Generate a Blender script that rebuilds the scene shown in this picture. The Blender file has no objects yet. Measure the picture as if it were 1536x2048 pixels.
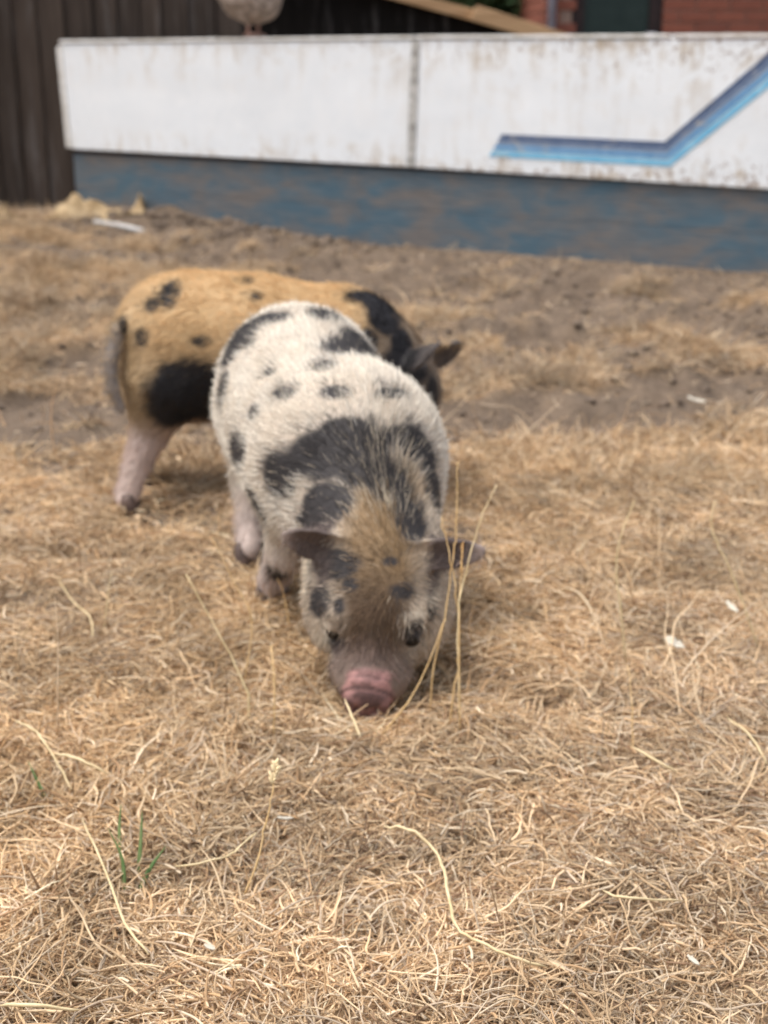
import bpy, bmesh, math, random
import numpy as np
from mathutils import Vector, Matrix

random.seed(7)
RNG = np.random.default_rng(11)
rad = math.radians
S = bpy.context.scene
COL = S.collection

# ------------------------------------------------------------------ camera
cam_d = bpy.data.cameras.new('camera')
cam = bpy.data.objects.new('camera', cam_d)
COL.objects.link(cam)
cam.location = (0, 0, 0.66)
cam.rotation_euler = (rad(90 - 18.355), 0, 0)
cam_d.sensor_fit = 'VERTICAL'
cam_d.sensor_height = 36.0
cam_d.lens = 49.22
cam_d.clip_start = 0.02
cam_d.clip_end = 2000
cam_d.dof.use_dof = True
cam_d.dof.focus_distance = 0.88
cam_d.dof.aperture_fstop = 9.0
S.camera = cam

# ------------------------------------------------------------------ world, sun, exposure
SUN_EL, SUN_AZ = rad(70), rad(250)      # azimuth: clockwise from +Y
world = bpy.data.worlds.new('World')
S.world = world
world.use_nodes = True
wn = world.node_tree.nodes
wl = world.node_tree.links
bg = wn['Background']
sky = wn.new('ShaderNodeTexSky')
sky.sky_type = 'NISHITA'
sky.sun_disc = False
sky.sun_elevation = SUN_EL
sky.sun_rotation = SUN_AZ
sky.air_density = 1.0
sky.dust_density = 4.0
sky.ozone_density = 1.0
hsv = wn.new('ShaderNodeHueSaturation')
hsv.inputs['Saturation'].default_value = 0.55      # thin bright cloud
wl.new(sky.outputs[0], hsv.inputs['Color'])
wl.new(hsv.outputs[0], bg.inputs['Color'])
bg.inputs['Strength'].default_value = 0.15

sun_d = bpy.data.lights.new('sun', 'SUN')
sun_d.energy = 1.5
sun_d.angle = rad(30)
sun_d.color = (1.0, 0.965, 0.92)
sun = bpy.data.objects.new('sun', sun_d)
COL.objects.link(sun)
sd = Vector((math.sin(SUN_AZ) * math.cos(SUN_EL), math.cos(SUN_AZ) * math.cos(SUN_EL), math.sin(SUN_EL)))
sun.rotation_euler = sd.to_track_quat('Z', 'Y').to_euler()
sun.location = sd * 20

S.view_settings.view_transform = 'Standard'
S.view_settings.look = 'None'
S.view_settings.exposure = 0.74
S.view_settings.gamma = 1.0
S.view_settings.use_curve_mapping = False


# ------------------------------------------------------------------ numpy noise
def _hash(ix, iy, iz, seed):
    h = (ix.astype(np.int64) * 374761393 + iy.astype(np.int64) * 668265263 + iz.astype(np.int64) * 1274126177 + seed * 974711) & 0xFFFFFFFF
    h = ((h ^ (h >> 13)) * 1274126177) & 0xFFFFFFFF
    h = ((h ^ (h >> 16)) * 2246822519) & 0xFFFFFFFF
    return ((h ^ (h >> 15)) & 0xFFFFFF).astype(np.float64) / 0xFFFFFF


def vnoise(P, seed=0):
    P = np.asarray(P, float)
    i = np.floor(P).astype(np.int64)
    f = P - i
    f = f * f * (3 - 2 * f)
    r = 0
    for dx in (0, 1):
        wx = f[:, 0] if dx else 1 - f[:, 0]
        for dy in (0, 1):
            wy = f[:, 1] if dy else 1 - f[:, 1]
            for dz in (0, 1):
                wz = f[:, 2] if dz else 1 - f[:, 2]
                r = r + wx * wy * wz * _hash(i[:, 0] + dx, i[:, 1] + dy, i[:, 2] + dz, seed)
    return r


def fbm(P, sc, seed=0, octv=4, gain=0.5):
    P = np.asarray(P, float)
    if P.shape[1] == 2:
        P = np.c_[P, np.zeros(len(P))]
    r, a, t = 0, 1.0, 0
    for o in range(octv):
        r = r + a * vnoise(P * sc * 2 ** o + 17.3 * o, seed + o)
        t += a
        a *= gain
    return r / t            # 0..1


def sstep(a, b, x):
    t = np.clip((x - a) / (b - a), 0, 1)
    return t * t * (3 - 2 * t)


# ------------------------------------------------------------------ object helpers
def tag(o, label=None, cat=None, group=None, kind=None):
    if label: o['label'] = label
    if cat: o['category'] = cat
    if group: o['group'] = group
    if kind: o['kind'] = kind
    return o


def link(o, parent=None):
    COL.objects.link(o)
    if parent is not None:
        o.parent = parent
    return o


def empty(name, loc=(0, 0, 0), rz=0.0):
    o = bpy.data.objects.new(name, None)
    o.location = loc
    o.rotation_euler = (0, 0, rz)
    o.empty_display_size = 0.1
    return link(o)


def mesh_obj(name, verts, faces, mat=None, parent=None, smooth=False):
    me = bpy.data.meshes.new(name)
    me.from_pydata([tuple(map(float, v)) for v in verts], [], [tuple(f) for f in faces])
    if smooth:
        me.polygons.foreach_set('use_smooth', np.ones(len(me.polygons), bool))
    me.update()
    o = bpy.data.objects.new(name, me)
    if mat: me.materials.append(mat)
    return link(o, parent)


def np_mesh(name, V, Fq, mat=None, parent=None, smooth=True):
    """V (n,3) floats, Fq (m,4) or (m,3) ints"""
    me = bpy.data.meshes.new(name)
    k = Fq.shape[1]
    me.vertices.add(len(V))
    me.vertices.foreach_set('co', np.ascontiguousarray(V, np.float32).ravel())
    me.loops.add(Fq.size)
    me.loops.foreach_set('vertex_index', np.ascontiguousarray(Fq, np.int32).ravel())
    me.polygons.add(len(Fq))
    me.polygons.foreach_set('loop_start', np.arange(0, Fq.size, k, dtype=np.int32))
    me.polygons.foreach_set('use_smooth', np.full(len(Fq), smooth, bool))
    me.update(calc_edges=True)
    me.validate()
    o = bpy.data.objects.new(name, me)
    if mat: me.materials.append(mat)
    return link(o, parent)


class MB:
    """collects boxes / tubes / polygons into one mesh"""
    def __init__(s):
        s.v, s.f = [], []

    def box(s, x0, x1, y0, y1, z0, z1):
        n = len(s.v)
        s.v += [(x0, y0, z0), (x1, y0, z0), (x1, y1, z0), (x0, y1, z0), (x0, y0, z1), (x1, y0, z1), (x1, y1, z1), (x0, y1, z1)]
        s.f += [tuple(n + i for i in q) for q in ((0, 3, 2, 1), (4, 5, 6, 7), (0, 1, 5, 4), (1, 2, 6, 5), (2, 3, 7, 6), (3, 0, 4, 7))]
        return s

    def hexa(s, pts):
        n = len(s.v)
        s.v += [tuple(p) for p in pts]
        s.f += [tuple(n + i for i in q) for q in ((0, 3, 2, 1), (4, 5, 6, 7), (0, 1, 5, 4), (1, 2, 6, 5), (2, 3, 7, 6), (3, 0, 4, 7))]
        return s

    def prism_xz(s, poly, y0, y1):
        """polygon in the x,z plane, extruded from y0 (front) to y1 (back)"""
        n, k = len(s.v), len(poly)
        s.v += [(p[0], y0, p[1]) for p in poly] + [(p[0], y1, p[1]) for p in poly]
        s.f += [tuple(n + i for i in range(k)), tuple(n + k + i for i in reversed(range(k)))]
        for i in range(k):
            j = (i + 1) % k
            s.f.append((n + i, n + k + i, n + k + j, n + j))
        return s

    def tube(s, pts, rr, seg=6, flat=1.0):
        pts = [Vector(p) for p in pts]
        n0 = len(s.v)
        ref = Vector((0.31, 0.9, 0.2))
        for i, p in enumerate(pts):
            t = (pts[min(i + 1, len(pts) - 1)] - pts[max(i - 1, 0)]).normalized()
            a = t.cross(ref).normalized()
            b = t.cross(a).normalized()
            r = rr[i] if hasattr(rr, '__len__') else rr
            for k in range(seg):
                w = 2 * math.pi * k / seg
                s.v.append(tuple(p + a * (r * math.cos(w)) + b * (r * flat * math.sin(w))))
        for i in range(len(pts) - 1):
            for k in range(seg):
                k2 = (k + 1) % seg
                s.f.append((n0 + i * seg + k, n0 + i * seg + k2, n0 + (i + 1) * seg + k2, n0 + (i + 1) * seg + k))
        s.f.append(tuple(n0 + k for k in reversed(range(seg))))
        e = n0 + (len(pts) - 1) * seg
        s.f.append(tuple(e + k for k in range(seg)))
        return s

    def build(s, name, mat=None, parent=None, smooth=False, bevel=0.0):
        o = mesh_obj(name, s.v, s.f, mat, parent, smooth)
        if bevel:
            m = o.modifiers.new('bevel', 'BEVEL')
            m.width = bevel
            m.segments = 2
            m.limit_method = 'ANGLE'
        return o


# ------------------------------------------------------------------ material helpers
class NT:
    def __init__(s, name, rough=0.8, spec=0.3):
        s.m = bpy.data.materials.new(name)
        s.m.use_nodes = True
        s.n, s.l = s.m.node_tree.nodes, s.m.node_tree.links
        s.b = s.n['Principled BSDF']
        s.b.inputs['Roughness'].default_value = rough
        s.b.inputs['Specular IOR Level'].default_value = spec

    def coord(s, kind='Object', scale=(1, 1, 1)):
        tc = s.n.new('ShaderNodeTexCoord')
        mp = s.n.new('ShaderNodeMapping')
        mp.inputs['Scale'].default_value = scale
        s.l.new(tc.outputs[kind], mp.inputs[0])
        return mp.outputs[0]

    def noise(s, vec, scale, detail=4, rough=0.55, dist=0.0):
        t = s.n.new('ShaderNodeTexNoise')
        t.inputs['Scale'].default_value = scale
        t.inputs['Detail'].default_value = detail
        t.inputs['Roughness'].default_value = rough
        t.inputs['Distortion'].default_value = dist
        s.l.new(vec, t.inputs['Vector'])
        return t.outputs[0]

    def ramp(s, fac, stops):
        r = s.n.new('ShaderNodeValToRGB')
        e = r.color_ramp.elements
        while len(e) < len(stops): e.new(0.5)
        for i, (p, c) in enumerate(stops):
            e[i].position = p
            e[i].color = (c, c, c, 1) if not hasattr(c, '__len__') else (*c[:3], 1)
        s.l.new(fac, r.inputs[0])
        return r.outputs[0]

    def mix(s, fac, a, b, mode='MIX'):
        m = s.n.new('ShaderNodeMix')
        m.data_type = 'RGBA'
        m.blend_type = mode
        for sock, v in ((m.inputs[0], fac), (m.inputs[6], a), (m.inputs[7], b)):
            if hasattr(v, 'links'): s.l.new(v, sock)
            elif hasattr(v, '__len__'): sock.default_value = (*v[:3], 1)
            else: sock.default_value = v
        return m.outputs[2]

    def math(s, op, a, b=None, clamp=False):
        m = s.n.new('ShaderNodeMath')
        m.operation = op
        m.use_clamp = clamp
        for sock, v in ((m.inputs[0], a), (m.inputs[1], b)):
            if v is None: continue
            if hasattr(v, 'links'): s.l.new(v, sock)
            else: sock.default_value = v
        return m.outputs[0]

    def attr(s, name, out='Color'):
        a = s.n.new('ShaderNodeAttribute')
        a.attribute_name = name
        return a.outputs[out]

    def rand(s):
        return s.n.new('ShaderNodeObjectInfo').outputs['Random']

    def sep(s, vec):
        x = s.n.new('ShaderNodeSeparateXYZ')
        s.l.new(vec, x.inputs[0])
        return x.outputs

    def color(s, c):
        if hasattr(c, 'links'): s.l.new(c, s.b.inputs['Base Color'])
        else: s.b.inputs['Base Color'].default_value = (*c[:3], 1)
        return s

    def bump(s, h, strength=0.4, dist=0.01):
        b = s.n.new('ShaderNodeBump')
        b.inputs['Strength'].default_value = strength
        b.inputs['Distance'].default_value = dist
        s.l.new(h, b.inputs['Height'])
        s.l.new(b.outputs[0], s.b.inputs['Normal'])
        return s


def simple(name, c0, c1, scale=20, rough=0.8, bump=0.3, stretch=(1, 1, 1), spec=0.3, bdist=0.004, lo=.35, hi=.65):
    t = NT(name, rough, spec)
    v = t.coord('Object', stretch)
    n = t.noise(v, scale, 6)
    t.color(t.ramp(n, [(lo, c0), (hi, c1)]))
    t.bump(n, bump, bdist)
    return t.m


# ------------------------------------------------------------------ materials
def m_ground():
    t = NT('dry_soil', 0.95, 0.15)
    v = t.coord('Object')
    n1 = t.noise(v, 7, 8, 0.65)
    n2 = t.noise(v, 120, 5, 0.6)
    soil = t.ramp(n1, [(0.3, (0.085, 0.062, 0.045)), (0.7, (0.175, 0.128, 0.090))])
    soil = t.mix(t.ramp(n2, [(0.45, 0.0), (0.75, 0.45)]), soil, (0.28, 0.215, 0.15))
    thatch = t.ramp(n2, [(0.3, (0.22, 0.145, 0.08)), (0.7, (0.42, 0.285, 0.165))])
    t.color(t.mix(t.attr('bare', 'Fac'), thatch, soil))
    t.bump(t.math('ADD', n2, t.math('MULTIPLY', n1, 2.0)), 0.7, 0.006)
    return t.m


def m_straw():
    t = NT('dry_straw', 0.75, 0.25)
    t.color(t.attr('tint'))
    return t.m


def m_coat(name, rough=0.6):
    t = NT(name, rough, 0.25)
    v = t.coord('Object')
    n = t.noise(v, 160, 4)
    c = t.attr('coat')
    t.color(t.mix(t.ramp(n, [(0.3, 0.25), (0.7, 0.0)]), c, (0.0, 0.0, 0.0)))
    t.bump(n, 0.35, 0.002)
    return t.m


def m_hair(name):
    t = NT(name, 0.55, 0.3)
    t.color(t.attr('coat'))
    return t.m


def m_white_panel():
    t = NT('weathered_white_paint', 0.5, 0.4)
    v = t.coord('Object')
    x = t.sep(v)
    streak = t.noise(t.coord('Object', (1, 1, 0.14)), 26, 5, 0.6)
    blot = t.noise(v, 11, 6, 0.7, 0.6)
    fine = t.noise(v, 70, 4, 0.6)
    low = t.math('SUBTRACT', 1.0, t.math('MULTIPLY', t.math('ABSOLUTE', t.math('SUBTRACT', x[2], 0.26)), 8.5), True)
    top = t.math('SUBTRACT', 1.0, t.math('MULTIPLY', t.math('ABSOLUTE', t.math('SUBTRACT', x[2], 0.675)), 5.5), True)
    right = t.math('MULTIPLY', t.math('SUBTRACT', x[0], 1.0), 0.26, True)
    edge = t.math('ADD', t.math('MAXIMUM', low, t.math('MULTIPLY', top, 0.8)), right)
    dirt = t.math('MULTIPLY', t.ramp(t.math('ADD', t.math('MULTIPLY', streak, 0.42), t.math('MULTIPLY', blot, 0.58)), [(0.49, 0.0), (0.66, 1.0)]), t.math('MULTIPLY', edge, 1.1), True)
    base = t.ramp(blot, [(0.3, (0.73, 0.755, 0.765)), (0.7, (0.80, 0.815, 0.815))])
    c = t.mix(t.math('MULTIPLY', dirt, 0.85, True), base, (0.42, 0.33, 0.22))
    c = t.mix(t.ramp(t.math('MULTIPLY', fine, t.math('ADD', t.math('MULTIPLY', edge, 0.35), 0.72)), [(0.60, 0.0), (0.72, 0.8)]), c, (0.24, 0.16, 0.10))
    t.color(c)
    t.bump(t.math('ADD', t.math('MULTIPLY', fine, 0.15), t.noise(v, 3.2, 2)), 0.35, 0.02)
    return t.m


def m_worn_blue():
    t = NT('worn_blue_paint', 0.7, 0.3)
    v = t.coord('Object', (1, 1, 2.2))
    n = t.noise(v, 5.0, 6, 0.6, 0.6)
    n2 = t.noise(t.coord('Object', (0.5, 1, 6)), 22, 4)
    blue = t.ramp(n2, [(0.3, (0.056, 0.100, 0.132)), (0.7, (0.088, 0.140, 0.174))])
    worn = t.ramp(n2, [(0.3, (0.13, 0.108, 0.092)), (0.7, (0.20, 0.165, 0.14))])
    f = t.math('ADD', t.math('MULTIPLY', n, 0.85), t.math('MULTIPLY', n2, 0.15))
    t.color(t.mix(t.ramp(f, [(0.40, 0.0), (0.62, 0.82)]), blue, worn))
    t.bump(n2, 0.25, 0.004)
    return t.m


def m_dark_wood(name, a, b):
    t = NT(name, 0.9, 0.15)
    v = t.coord('Object', (1, 1, 0.07))
    n = t.noise(v, 60, 6, 0.65)
    c = t.ramp(n, [(0.25, a), (0.75, b)])
    pale = t.noise(t.coord('Object', (1, 1, 0.12)), 24, 4, 0.6)
    c = t.mix(t.ramp(pale, [(0.55, 0.0), (0.75, 0.6)]), c, (0.16, 0.145, 0.135))
    c = t.mix(t.math('MULTIPLY', t.rand(), 0.45), c, (0.012, 0.010, 0.009))
    t.color(c)
    t.bump(n, 0.6, 0.004)
    return t.m


def m_brick():
    t = NT('red_brick', 0.9, 0.2)
    n = t.noise(t.coord('Object'), 45, 6)
    c = t.ramp(n, [(0.3, (0.20, 0.068, 0.044)), (0.7, (0.30, 0.11, 0.072))])
    t.color(t.mix(t.math('MULTIPLY', t.rand(), 0.5), c, (0.14, 0.055, 0.042)))
    t.bump(n, 0.5, 0.004)
    return t.m


def worn_stripe(name, c0, c1, *_):
    t = NT(name, 0.5, 0.3)
    v = t.coord('Object')
    n = t.noise(v, 30, 5)
    w = t.noise(v, 14, 7, 0.72, 0.8)
    c = t.ramp(n, [(0.35, c0), (0.65, c1)])
    c = t.mix(t.ramp(w, [(0.57, 0.0), (0.68, 0.75)]), c, (0.46, 0.42, 0.35))
    t.color(c)
    t.bump(w, 0.15, 0.002)
    return t.m


M = dict(
    ground=m_ground(), straw=m_straw(), white=m_white_panel(), blue=m_worn_blue(),
    fence=m_dark_wood('dark_fence_timber', (0.036, 0.026, 0.020), (0.092, 0.070, 0.056)),
    shed=m_dark_wood('tarred_boards', (0.006, 0.005, 0.004), (0.016, 0.013, 0.011)),
    brick=m_brick(),
    mortar=simple('mortar', (0.22, 0.15, 0.115), (0.30, 0.205, 0.16), 40),
    frame=simple('dark_door_frame', (0.018, 0.010, 0.010), (0.03, 0.017, 0.016), 20, 0.6),
    door=simple('dark_green_door', (0.011, 0.024, 0.022), (0.018, 0.034, 0.031), 8, 0.35, 0.1),
    metal=simple('grey_metal', (0.30, 0.30, 0.33), (0.42, 0.42, 0.45), 18, 0.4, 0.1),
    pipe=simple('grey_pipe', (0.17, 0.16, 0.19), (0.24, 0.23, 0.26), 10, 0.5, 0.1),
    timber=simple('raw_timber', (0.32, 0.19, 0.095), (0.50, 0.32, 0.17), 30, 0.8, 0.3, (0.1, 1, 1)),
    stripe0=worn_stripe('navy_stripe', (0.045, 0.075, 0.15), (0.065, 0.10, 0.19), 30, 0.5, 0.1),
    stripe1=worn_stripe('slate_stripe', (0.11, 0.16, 0.26), (0.16, 0.21, 0.31), 30, 0.5, 0.1),
    stripe2=worn_stripe('mid_blue_stripe', (0.09, 0.25, 0.46), (0.13, 0.31, 0.52), 30, 0.5, 0.1),
    stripe3=worn_stripe('sky_blue_stripe', (0.15, 0.42, 0.62), (0.26, 0.52, 0.68), 30, 0.5, 0.1),
    trim=simple('grubby_white_trim', (0.55, 0.52, 0.46), (0.80, 0.79, 0.76), 24, 0.5, 0.2),
    seam=simple('dirty_seam', (0.20, 0.19, 0.17), (0.62, 0.60, 0.56), 34, 0.7, 0.3),
    clod=simple('soil_clod', (0.095, 0.070, 0.052), (0.18, 0.135, 0.098), 60, 0.95, 0.6),
    leaf=simple('dark_leaf', (0.018, 0.042, 0.014), (0.05, 0.095, 0.028), 6, 0.6, 0.0),
    bark=simple('bark', (0.05, 0.038, 0.028), (0.11, 0.085, 0.06), 30, 0.9, 0.6),
    roof=simple('roof_tile', (0.06, 0.045, 0.04), (0.11, 0.08, 0.07), 20, 0.9),
    sack=simple('crumpled_sack', (0.20, 0.13, 0.06), (0.48, 0.36, 0.21), 17, 0.8, 0.5),
    rod=simple('pale_rod', (0.48, 0.46, 0.43), (0.62, 0.60, 0.57), 25, 0.6),
    feather=simple('white_feather', (0.46, 0.41, 0.32), (0.66, 0.62, 0.52), 60, 0.8),
    stalk=simple('golden_stalk', (0.55, 0.36, 0.15), (0.72, 0.52, 0.27), 60, 0.7, 0.1),
    palestalk=simple('pale_straw_stem', (0.58, 0.45, 0.24), (0.74, 0.60, 0.36), 60, 0.7, 0.1),
    seed=simple('brown_seed_head', (0.42, 0.24, 0.09), (0.60, 0.40, 0.18), 120, 0.8, 0.2),
    green=simple('green_grass', (0.085, 0.15, 0.045), (0.16, 0.21, 0.08), 60, 0.6, 0.1),
    coat=m_coat('piglet_coat'), hair=m_hair('piglet_hair'),
    eye=simple('dark_eye', (0.006, 0.005, 0.005), (0.010, 0.008, 0.007), 20, 0.3, 0.0, spec=0.25),
    hoof=simple('hoof_horn', (0.06, 0.042, 0.036), (0.16, 0.11, 0.09), 60, 0.6, 0.2),
    hen=simple('grey_buff_feathers', (0.19, 0.150, 0.118), (0.44, 0.36, 0.30), 42, 0.85, 0.9, (1, 1, 1), bdist=0.012),
    henleg=simple('pinkish_leg', (0.30, 0.17, 0.13), (0.42, 0.26, 0.20), 80, 0.6),
    comb=simple('red_comb', (0.40, 0.04, 0.03), (0.55, 0.07, 0.05), 40, 0.6),
)

# ------------------------------------------------------------------ ground
PA = np.array([-1.296, 5.868])           # left foot of the panel
PU = np.array([0.8515, -0.5243])         # direction along the panel
PN = np.array([-0.5243, -0.8515])        # out of its face


def hummock(xy):
    a = fbm(xy * np.array([0.75, 1.15]), 6.5, 141, 3)
    return sstep(0.42, 0.72, a)


HOLLOWS = [(0.167, 1.371, 0.050, 0.030, 1.0), (0.165, 1.255, 0.035, 0.020, 0.6), (0.470, 2.065, 0.030, 0.020, 0.8), (0.142, 2.165, 0.030, 0.022, 0.8),
           (0.125, 1.90, 0.030, 0.022, 0.7), (-0.43, 1.80, 0.035, 0.020, 0.6), (-0.56, 1.98, 0.05, 0.03, 0.6), (0.30, 2.30, 0.04, 0.03, 0.6)]


def hollow(xy, k=-0.022):
    r = np.zeros(len(xy))
    for (cx, cy, rx, ry, w) in HOLLOWS:
        r += k * w * np.exp(-((xy[:, 0] - cx) / rx) ** 2 - ((xy[:, 1] - cy) / ry) ** 2)
    return r


def ground_h(xy):
    x, y = xy[:, 0], xy[:, 1]
    d = np.hypot(x, y)
    near = 1 - sstep(8.0, 14.0, d)
    far = sstep(1.95, 3.0, y)
    amp = 0.010 + 0.014 * far
    h = (fbm(xy, 3.3, 3, 4) - 0.5) * 2 * amp + (fbm(xy, 13, 9, 3) - 0.5) * 0.028 + hollow(xy)
    relp = xy - PA
    clear = sstep(0.10, 0.55, relp @ PN)
    h = h * (0.35 + 0.65 * clear)
    h = h + far * clear * (0.040 * (hummock(xy) - 0.35) + 0.066 * (fbm(xy, 22, 151, 4, 0.65) - 0.5) + 0.035 * np.abs(fbm(xy, 9, 153, 3) - 0.5))
    # trodden strip with a low edge along the right half of the panel
    rel = xy - PA
    s = rel @ PU
    o = rel @ PN
    m = np.exp(-(o / 0.30) ** 2) * (0.006 + 0.060 * (1 - sstep(0.5, 1.3, s)) * sstep(-0.12, 0.12, s) * fbm(xy, 5, 31, 3) * 1.6)
    m = m * (o > -0.35) - 0.012 * np.exp(-(o / 0.30) ** 2) * sstep(0.9, 1.6, s)
    edge = 0.385 + 0.17 * (s - 2.34) + (fbm(xy, 9, 47, 2) - 0.5) * 0.06
    m = m + 0.006 * (1 - sstep(edge - 0.012, edge + 0.012, o)) * sstep(1.9, 2.4, s) * (o > -0.35)
    return (h + m) * near - 0.004


def bare_f(xy):
    x, y = xy[:, 0], xy[:, 1]
    n = fbm(xy * np.array([0.8, 1.25]), 3.4, 21, 4)
    n2 = fbm(xy, 9.0, 25, 3)
    far = sstep(1.9, 3.1, y) * 0.155 + sstep(3.4, 5.0, y) * 0.13
    far = far - 0.16 * sstep(-0.2, -1.1, x) * sstep(3.5, 4.6, y)
    for (cx, cy, rx, ry, w) in ((0.50, 2.78, 0.46, 0.26, 0.30), (0.30, 3.35, 0.35, 0.25, 0.16), (-0.62, 2.45, 0.25, 0.28, 0.14),
                                (0.9, 4.2, 0.7, 0.35, 0.16), (0.0, 4.5, 0.5, 0.3, 0.12), (-0.3, 2.0, 0.22, 0.12, 0.12)):
        far = far + w * np.exp(-((x - cx) / rx) ** 2 - ((y - cy) / ry) ** 2)
    rel = xy - PA
    o, s = rel @ PN, rel @ PU
    far = far + 0.48 * np.exp(-(np.maximum(o, 0) / 0.32) ** 2) * sstep(0.2, 0.9, s) + 0.5 * sstep(1.9, 2.4, s) * (1 - sstep(0.36, 0.42, o - 0.17 * (s - 2.34))) * (o > -0.5)
    far = far + hollow(xy, 0.34)
    return sstep(0.54, 0.76, 0.62 * n + 0.38 * n2 + far - 0.26 * sstep(1.95, 3.0, y) * (hummock(xy) - 0.50))


def axis(lo, hi, fine0, fine1, step, grow=1.25):
    a = list(np.arange(fine0, fine1 + 1e-6, step))
    st, v = step, fine0
    left = []
    while v > lo:
        st *= grow
        v -= st
        left.append(v)
    st, v = step, a[-1]
    right = []
    while v < hi:
        st *= grow
        v += st
        right.append(v)
    return np.array(left[::-1] + a + right)


gx = axis(-600, 600, -2.4, 2.4, 0.016)
gy = axis(-300, 900, 0.5, 6.4, 0.016)
GX, GY = np.meshgrid(gx, gy, indexing='xy')
gxy = np.c_[GX.ravel(), GY.ravel()]
gz = ground_h(gxy)
nx, ny = len(gx), len(gy)
ii = (np.arange(ny - 1)[:, None] * nx + np.arange(nx - 1)[None, :]).ravel()
ground = np_mesh('ground', np.c_[gxy, gz], np.c_[ii, ii + 1, ii + nx + 1, ii + nx], M['ground'])
at = ground.data.attributes.new('bare', 'FLOAT', 'POINT')
at.data.foreach_set('value', bare_f(gxy).astype(np.float32))
tag(ground, 'parched lawn of dry straw coloured grass and bare soil', kind='structure')


def zg(x, y):
    return float(ground_h(np.array([[x, y]]))[0])


# ------------------------------------------------------------------ curves helper (hair, straw)
def curves_obj(name, P, R, colname, C, mat, parent=None):
    """P (n,k,3) points, R (n,k) radii, C (n,3) colours"""
    n, k = P.shape[:2]
    cu = bpy.data.hair_curves.new(name)
    cu.add_curves([k] * n)
    cu.attributes['position'].data.foreach_set('vector', np.ascontiguousarray(P, np.float32).ravel())
    ra = cu.attributes.get('radius') or cu.attributes.new('radius', 'FLOAT', 'POINT')
    ra.data.foreach_set('value', np.ascontiguousarray(R, np.float32).ravel())
    ca = cu.attributes.new(colname, 'FLOAT_COLOR', 'CURVE')
    ca.data.foreach_set('color', np.c_[C, np.ones(n)].astype(np.float32).ravel())
    cu.materials.append(mat)
    o = bpy.data.objects.new(name, cu)
    return link(o, parent)


STRAW = np.array([[0.69, 0.52, 0.305], [0.58, 0.405, 0.215], [0.46, 0.295, 0.145], [0.76, 0.62, 0.41], [0.55, 0.43, 0.285], [0.30, 0.185, 0.095], [0.63, 0.445, 0.245]])


def straw_colour(xy, n):
    pal = STRAW[RNG.choice(len(STRAW), n, p=[0.21, 0.21, 0.15, 0.09, 0.15, 0.09, 0.10])]
    patch = fbm(xy, 5.5, 91, 3)[:, None]
    clump = sstep(0.30, 0.68, fbm(xy, 17, 93, 3))[:, None]
    C = pal * np.array([[1.0, 0.985, 1.03]]) * (0.80 + 0.40 * patch) * (0.78 + 0.32 * clump) * RNG.uniform(0.75, 1.18, (n, 1))
    warm = (fbm(xy, 2.2, 95, 2)[:, None] - 0.5)
    dust = 0.30 * sstep(2.1, 3.0, xy[:, 1])[:, None] * (0.4 + 0.9 * fbm(xy, 3.0, 97, 3)[:, None])
    C = C * (1 - dust) + np.array([[0.27, 0.20, 0.135]]) * dust       # dusty trodden grass further off
    return np.clip(C + warm * np.array([0.03, 0.0, -0.03]), 0.02, 0.9)


def grow(base, a, e, L, bend, curl, zmin, k, kink=0.0):
    n = len(base)
    P = np.zeros((n, k, 3))
    P[:, 0] = base
    st = L / (k - 1)
    kn = RNG.normal(0, 1, (n, k)) * kink
    for j in range(1, k):
        t = (j - 0.5) / (k - 1)
        ee = e - bend * t * 1.3 + kn[:, j] * 0.5
        aa = a + curl * t + kn[:, j]
        P[:, j, 0] = P[:, j - 1, 0] + st * np.cos(ee) * np.cos(aa)
        P[:, j, 1] = P[:, j - 1, 1] + st * np.cos(ee) * np.sin(aa)
        P[:, j, 2] = np.maximum(P[:, j - 1, 2] + st * np.sin(ee), zmin)
    return P


def straw_field(n, y0, y1, lmin, lmax, rmin, rmax, up, power=1.0, k=6, curl_s=0.95, lift_s=0.016, top=0.0):
    y = y0 + (y1 - y0) * RNG.random(n * 2) ** power
    x = (RNG.random(n * 2) * 2 - 1) * (0.33 * y + 0.34)
    xy = np.c_[x, y]
    b = bare_f(xy)
    keep = RNG.random(n * 2) > np.clip(b * 1.05 - 0.04, 0, 0.965)
    keep &= ((xy - PA) @ PN) > 0.012
    if lmin >= 0.1:
        keep &= ~((np.abs(x) < 0.24) & (y < 1.75))        # the piglet has trampled these
    xy = xy[keep][:n]
    n = len(xy)
    z = ground_h(xy)
    tuft = fbm(xy, 13, 77, 3)
    comb = fbm(xy, 5.0, 55, 3) * 4 * math.pi
    a = comb + RNG.normal(0, 0.95, n)
    flatm = RNG.random(n)
    e = np.where(flatm < up, RNG.uniform(0.4, 1.3, n), RNG.uniform(-0.05, 0.36, n))
    L = RNG.uniform(lmin, lmax, n) * (0.5 + 1.0 * tuft)
    bend = RNG.normal(0.85, 0.8, n) * np.where(flatm < up, 1.2, 0.5)
    lift = np.where(flatm < up, 0.0, RNG.random(n) ** 1.4 * lift_s * (0.3 + 1.4 * tuft)) + top
    P = grow(np.c_[xy, z + lift - 0.002], a, e, L, bend, RNG.normal(0, curl_s, n), z - 0.001, k, 0.12)
    tt = np.linspace(0, 1, k)
    R = RNG.uniform(rmin, rmax, n)[:, None] * (1 - 0.8 * tt[None, :] ** 2.2)
    return P, R, straw_colour(xy, n)


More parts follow.
